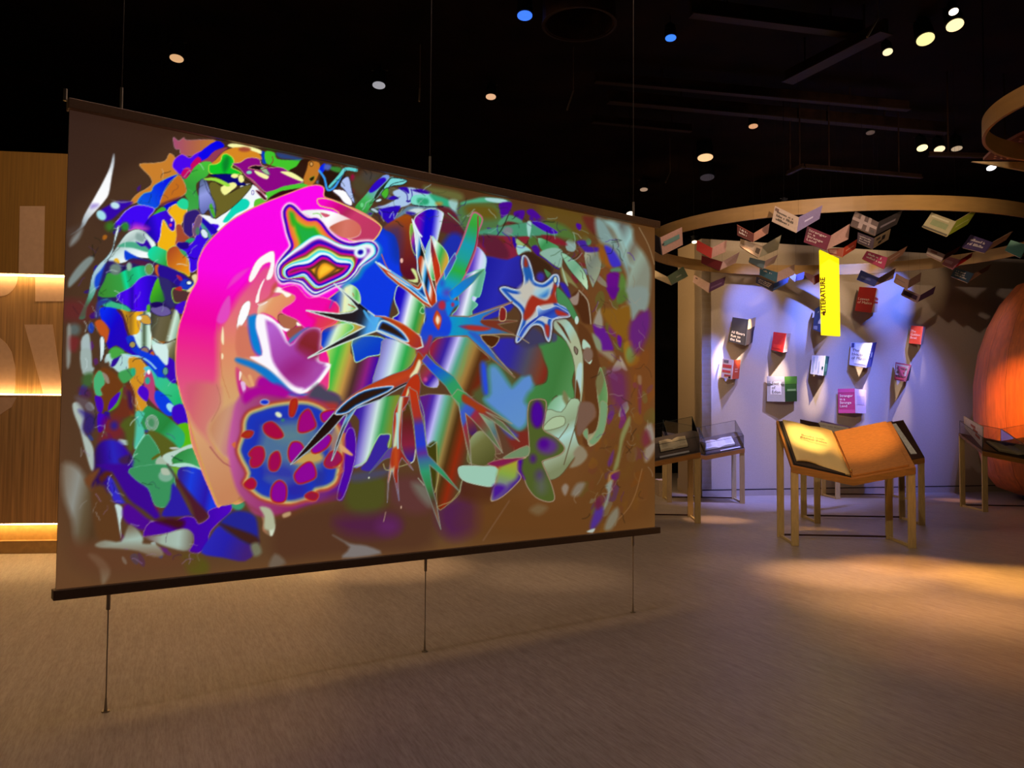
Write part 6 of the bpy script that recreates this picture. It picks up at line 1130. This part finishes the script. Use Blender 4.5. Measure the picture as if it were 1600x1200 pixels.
o = obj('perforations', mb, mat('painted_hole_light', 'd8a080', .6), dk); o['kind'] = 'stuff'  # pale marks paint the light showing in the holes
obj('fascia', MB().slab([(5.5, 9.5, 4.46), (6.2, 9.5, 4.33), (7.6, 9.5, 4.2), (9.2, 9.5, 4.3), (9.2, 9.5, 4.49), (5.3, 9.5, 4.49)], (0, .03, 0)), mat('fascia_wood', 'd8bc80', .5, emit=None), cn)
for x, y in ((4.7, 8.2), (5.9, 6.2), (7.2, 8.1)): obj('hanging_rod', MB().tube((x, y, 4.5), (x, y, 6.5), .008, 6), BLACK, cn)
# barrel shaped drum at the right edge
DC = at_y(1690, 770, 15.6); DC.z = 0
dr = thing('orange_drum', DC, 'bulging orange-lit wooden drum at the right edge', 'pavilion')
prof = [(1.05, .10), (1.38, .22), (1.58, .5), (1.70, 1.0), (1.76, 1.6), (1.75, 2.2), (1.66, 2.8), (1.5, 3.3), (1.28, 3.75), (1.0, 4.1)]
DW = mat('drum_wood', 'c86c28', .55, var=.2, scale=4, stretch=(4, 4, .5))
ns = 22
for i in range(ns):
    a0 = 2 * math.pi * i / ns; a1 = 2 * math.pi * (i + 1) / ns - .004
    mb = MB().lathe(DC, prof, 3, a0, a1); obj('curved_panel', mb, DW, dr, smooth=True)
obj('inner_core', MB().lathe(DC, [(r - .03, z) for r, z in prof], 48), mat('drum_core', '2c1408', .8), dr)
obj('foot', MB().lathe(DC, [(.95, 0), (.95, .12)], 40).lathe(DC, [(.0001, 4.08), (.98, 4.08)], 40), mat('drum_foot', '1c0c08', .8), dr)

# ---------------------------------------------------------------- ceiling kit
BM = mat('ceiling_steel', (.02, .008, .004), .7, scale=4, var=.6, spec=.1); BL = mat('beam_edge', (.022, .011, .005), .6, spec=.2)
def beam(p0, p1, w_, h, label, name='ceiling_beam', cat='beam'):
    p0, p1 = Vector(p0), Vector(p1); d = p1 - p0; c = (p0 + p1) / 2; rz = math.atan2(d.y, d.x)
    o = thing(name, c, label, cat); obj('web', MB().box(c, (d.length, w_ * .3, h), rz), BM, o); obj('flange', MB().box(c - Vector((0, 0, h / 2)), (d.length, w_, .02), rz), BL, o)
    obj('hanger', MB().tube(c + d * .3, c + d * .3 + Vector((0, 0, 6.5 - c.z)), .012, 6).tube(c - d * .3, c - d * .3 + Vector((0, 0, 6.5 - c.z)), .012, 6), BM, o)
beam(at_z(950, 150, 6.3), at_z(1480, 200, 6.3), .14, .18, 'long dark ceiling beam crossing above the flying books')
beam(at_z(930, 120, 6.3), at_z(1420, 165, 6.3), .10, .14, 'long dark ceiling beam next nearer than the first')
beam(at_z(1080, 10, 6.3), at_z(1350, 45, 6.3), .14, .2, 'nearest dark ceiling beam at the top of the picture')
beam(at_z(1230, 120, 6.1), at_z(1385, 40, 6.1), .2, .16, 'short dark cross beam slanting at the top')
beam(at_z(925, 185, 6.3), at_z(1080, 200, 6.3), .1, .12, 'short dark ceiling beam above the screen corner')
beam(at_z(1230, 270, 5.4), at_z(1255, 258, 5.4), .06, .06, 'short lighting track above the left of the hoop', 'lighting_track', 'track')
beam(at_z(1258, 259, 5.4), at_z(1440, 275, 5.4), .06, .06, 'long lighting track above the hoop', 'lighting_track', 'track')
beam(at_z(1452, 240, 5.3), at_z(1600, 244, 5.3), .06, .06, 'lighting track carrying three lamps near the right edge', 'lighting_track', 'track')
CAN_ = mat('black_lamp_can', (.003, .003, .003), .6, spec=.15)
lamps = [(276, 91, 21, 'd8a878', 1.0, 'leftmost warm ceiling lamp above the screen'), (592, 133, 20, 'a8a8b0', .8, 'dim white ceiling lamp above the middle of the screen'), (767, 151, 16, 'e0b088', 1.0, 'small warm ceiling lamp between the white lamp and the blue lamps'),
         (820, 24, 24, '3c78f8', 1.2, 'larger blue ceiling lamp at the top centre'), (1048, 59, 17, '3880f8', 1.2, 'smaller blue ceiling lamp right of the top centre'), (1177, 197, 14, 'd8a070', .9, 'small warm lamp under the long ceiling beams'),
         (1102, 246, 24, 'fcc890', 1.1, 'bright round peach ceiling lamp above the screen corner'), (1006, 296, 12, '98806c', .9, 'small dim ceiling lamp just above the screen corner'), (985, 334, 12, 'fff0d8', 2.5, 'tiny bright lamp touching the top rail of the screen'),
         (1387, 81, 15, 'f0e0b0', 1.3, 'small split lamp beneath the crossing ceiling beams'), (1446, 61, 27, 'f0e098', 1.3, 'cream lit ceiling lamp below the brightest one'), (1492, 39, 26, 'f4d8a0', 1.6, 'brightest warm ceiling lamp at the top right'), (1490, 18, 14, 'ffe8c8', 4, 'bare glowing bulb above the brightest ceiling lamp'),
         (1441, 231, 16, 'fce8a8', 1.6, 'left one of the three lamps in a row'), (1468, 233, 16, 'f4dcb0', 1.3, 'middle one of the three lamps in a row'), (1495, 232, 16, 'a89478', 1.0, 'right one of the three lamps in a row'),
         (1549, 262, 14, 'ffffff', 2.5, 'white lamp under the perforated canopy'), (1226, 320, 9, 'fff4d0', 2.5, 'tiny bright lamp just over the hoop'), (1085, 378, 8, 'f8e8c0', 2, 'tiny lamp beside the bright red flying book'), (1105, 277, 22, '3c3840', .5, 'dim grey ceiling lamp below the bright peach one'), (1360, 207, 13, '584838', .6, 'very dim lamp right of the crossing beams')]
for px, py, wpx, hx_, es, lb in lamps:
    z = 6.2 if py < 300 else 4.75
    p = at_z(px, py, z); r = wpx / 2 / F * p.y
    o = thing('ceiling_lamp', p, lb, 'lamp')
    dv = Vector((0, -.2 if es < 1.25 else -.4, -1)).normalized()
    hb = MB(); u = -dv; hb.tube(p + u * .004, p + u * (r * 2.4), r * 1.15, 20, r * .95); hb.tube(p + u * r * 2.4, p + u * r * 3, r * .95, 20, r * .5)
    obj('housing', hb, CAN_, o, smooth=False)
    obj('lens', MB().tube(p, p - u * .008, r, 20), mat('lens_' + hx_, hx_, .4, emit=hx_, es=es), o, label='glowing lens')
    obj('stem', MB().tube(p + u * r * 2.6, (p.x + u.x * r * 2.6, p.y + u.y * r * 2.6, 6.5), .005, 6), BLACK, o)
    obj('yoke', MB().tube(p + u * r * 2.6 + Vector((-r * 1.3, 0, 0)), p + u * r * 2.6 + Vector((r * 1.3, 0, 0)), .008, 6), mat('yoke_steel', '1c1814', .5, .3), o)
for a, b_, lb in (((896, 142), (886, 172), 'thin slanting steel rod above the screen'), ((656, 138), (655, 158), 'short steel hanger right of the white lamp'), ((1047, 268), (1040, 285), 'short steel rod left of the dim grey lamp'), ((1372, 28), (1355, 58), 'thin steel rod beside the slanting cross beam')):
    p0, p1 = at_z(*a, 5.9), at_z(*b_, 5.6); o = obj('hanging_rod', MB().tube(p0 - (p0 + p1) / 2 + (p0 + p1) / 2, p1, .012, 6).tube(p0, (p0.x, p0.y, 6.5), .004, 6), mat('rod_steel', '706050', .4, .5, emit=None), org=p0); tag(o, lb, 'rod')
dk = thing('air_duct', at_z(880, 35, 6.2), 'dark round air duct end at the top centre', 'duct')
p = at_z(905, 38, 6.0); obj('shell', MB().lathe(p, [(.42, .5), (.42, 0), (.38, 0), (.38, .5)], 32), BM, dk, smooth=False); obj('rim', ring((p.x, p.y), .43, .43, p.z - .012, p.z, .03, 40), BL, dk)
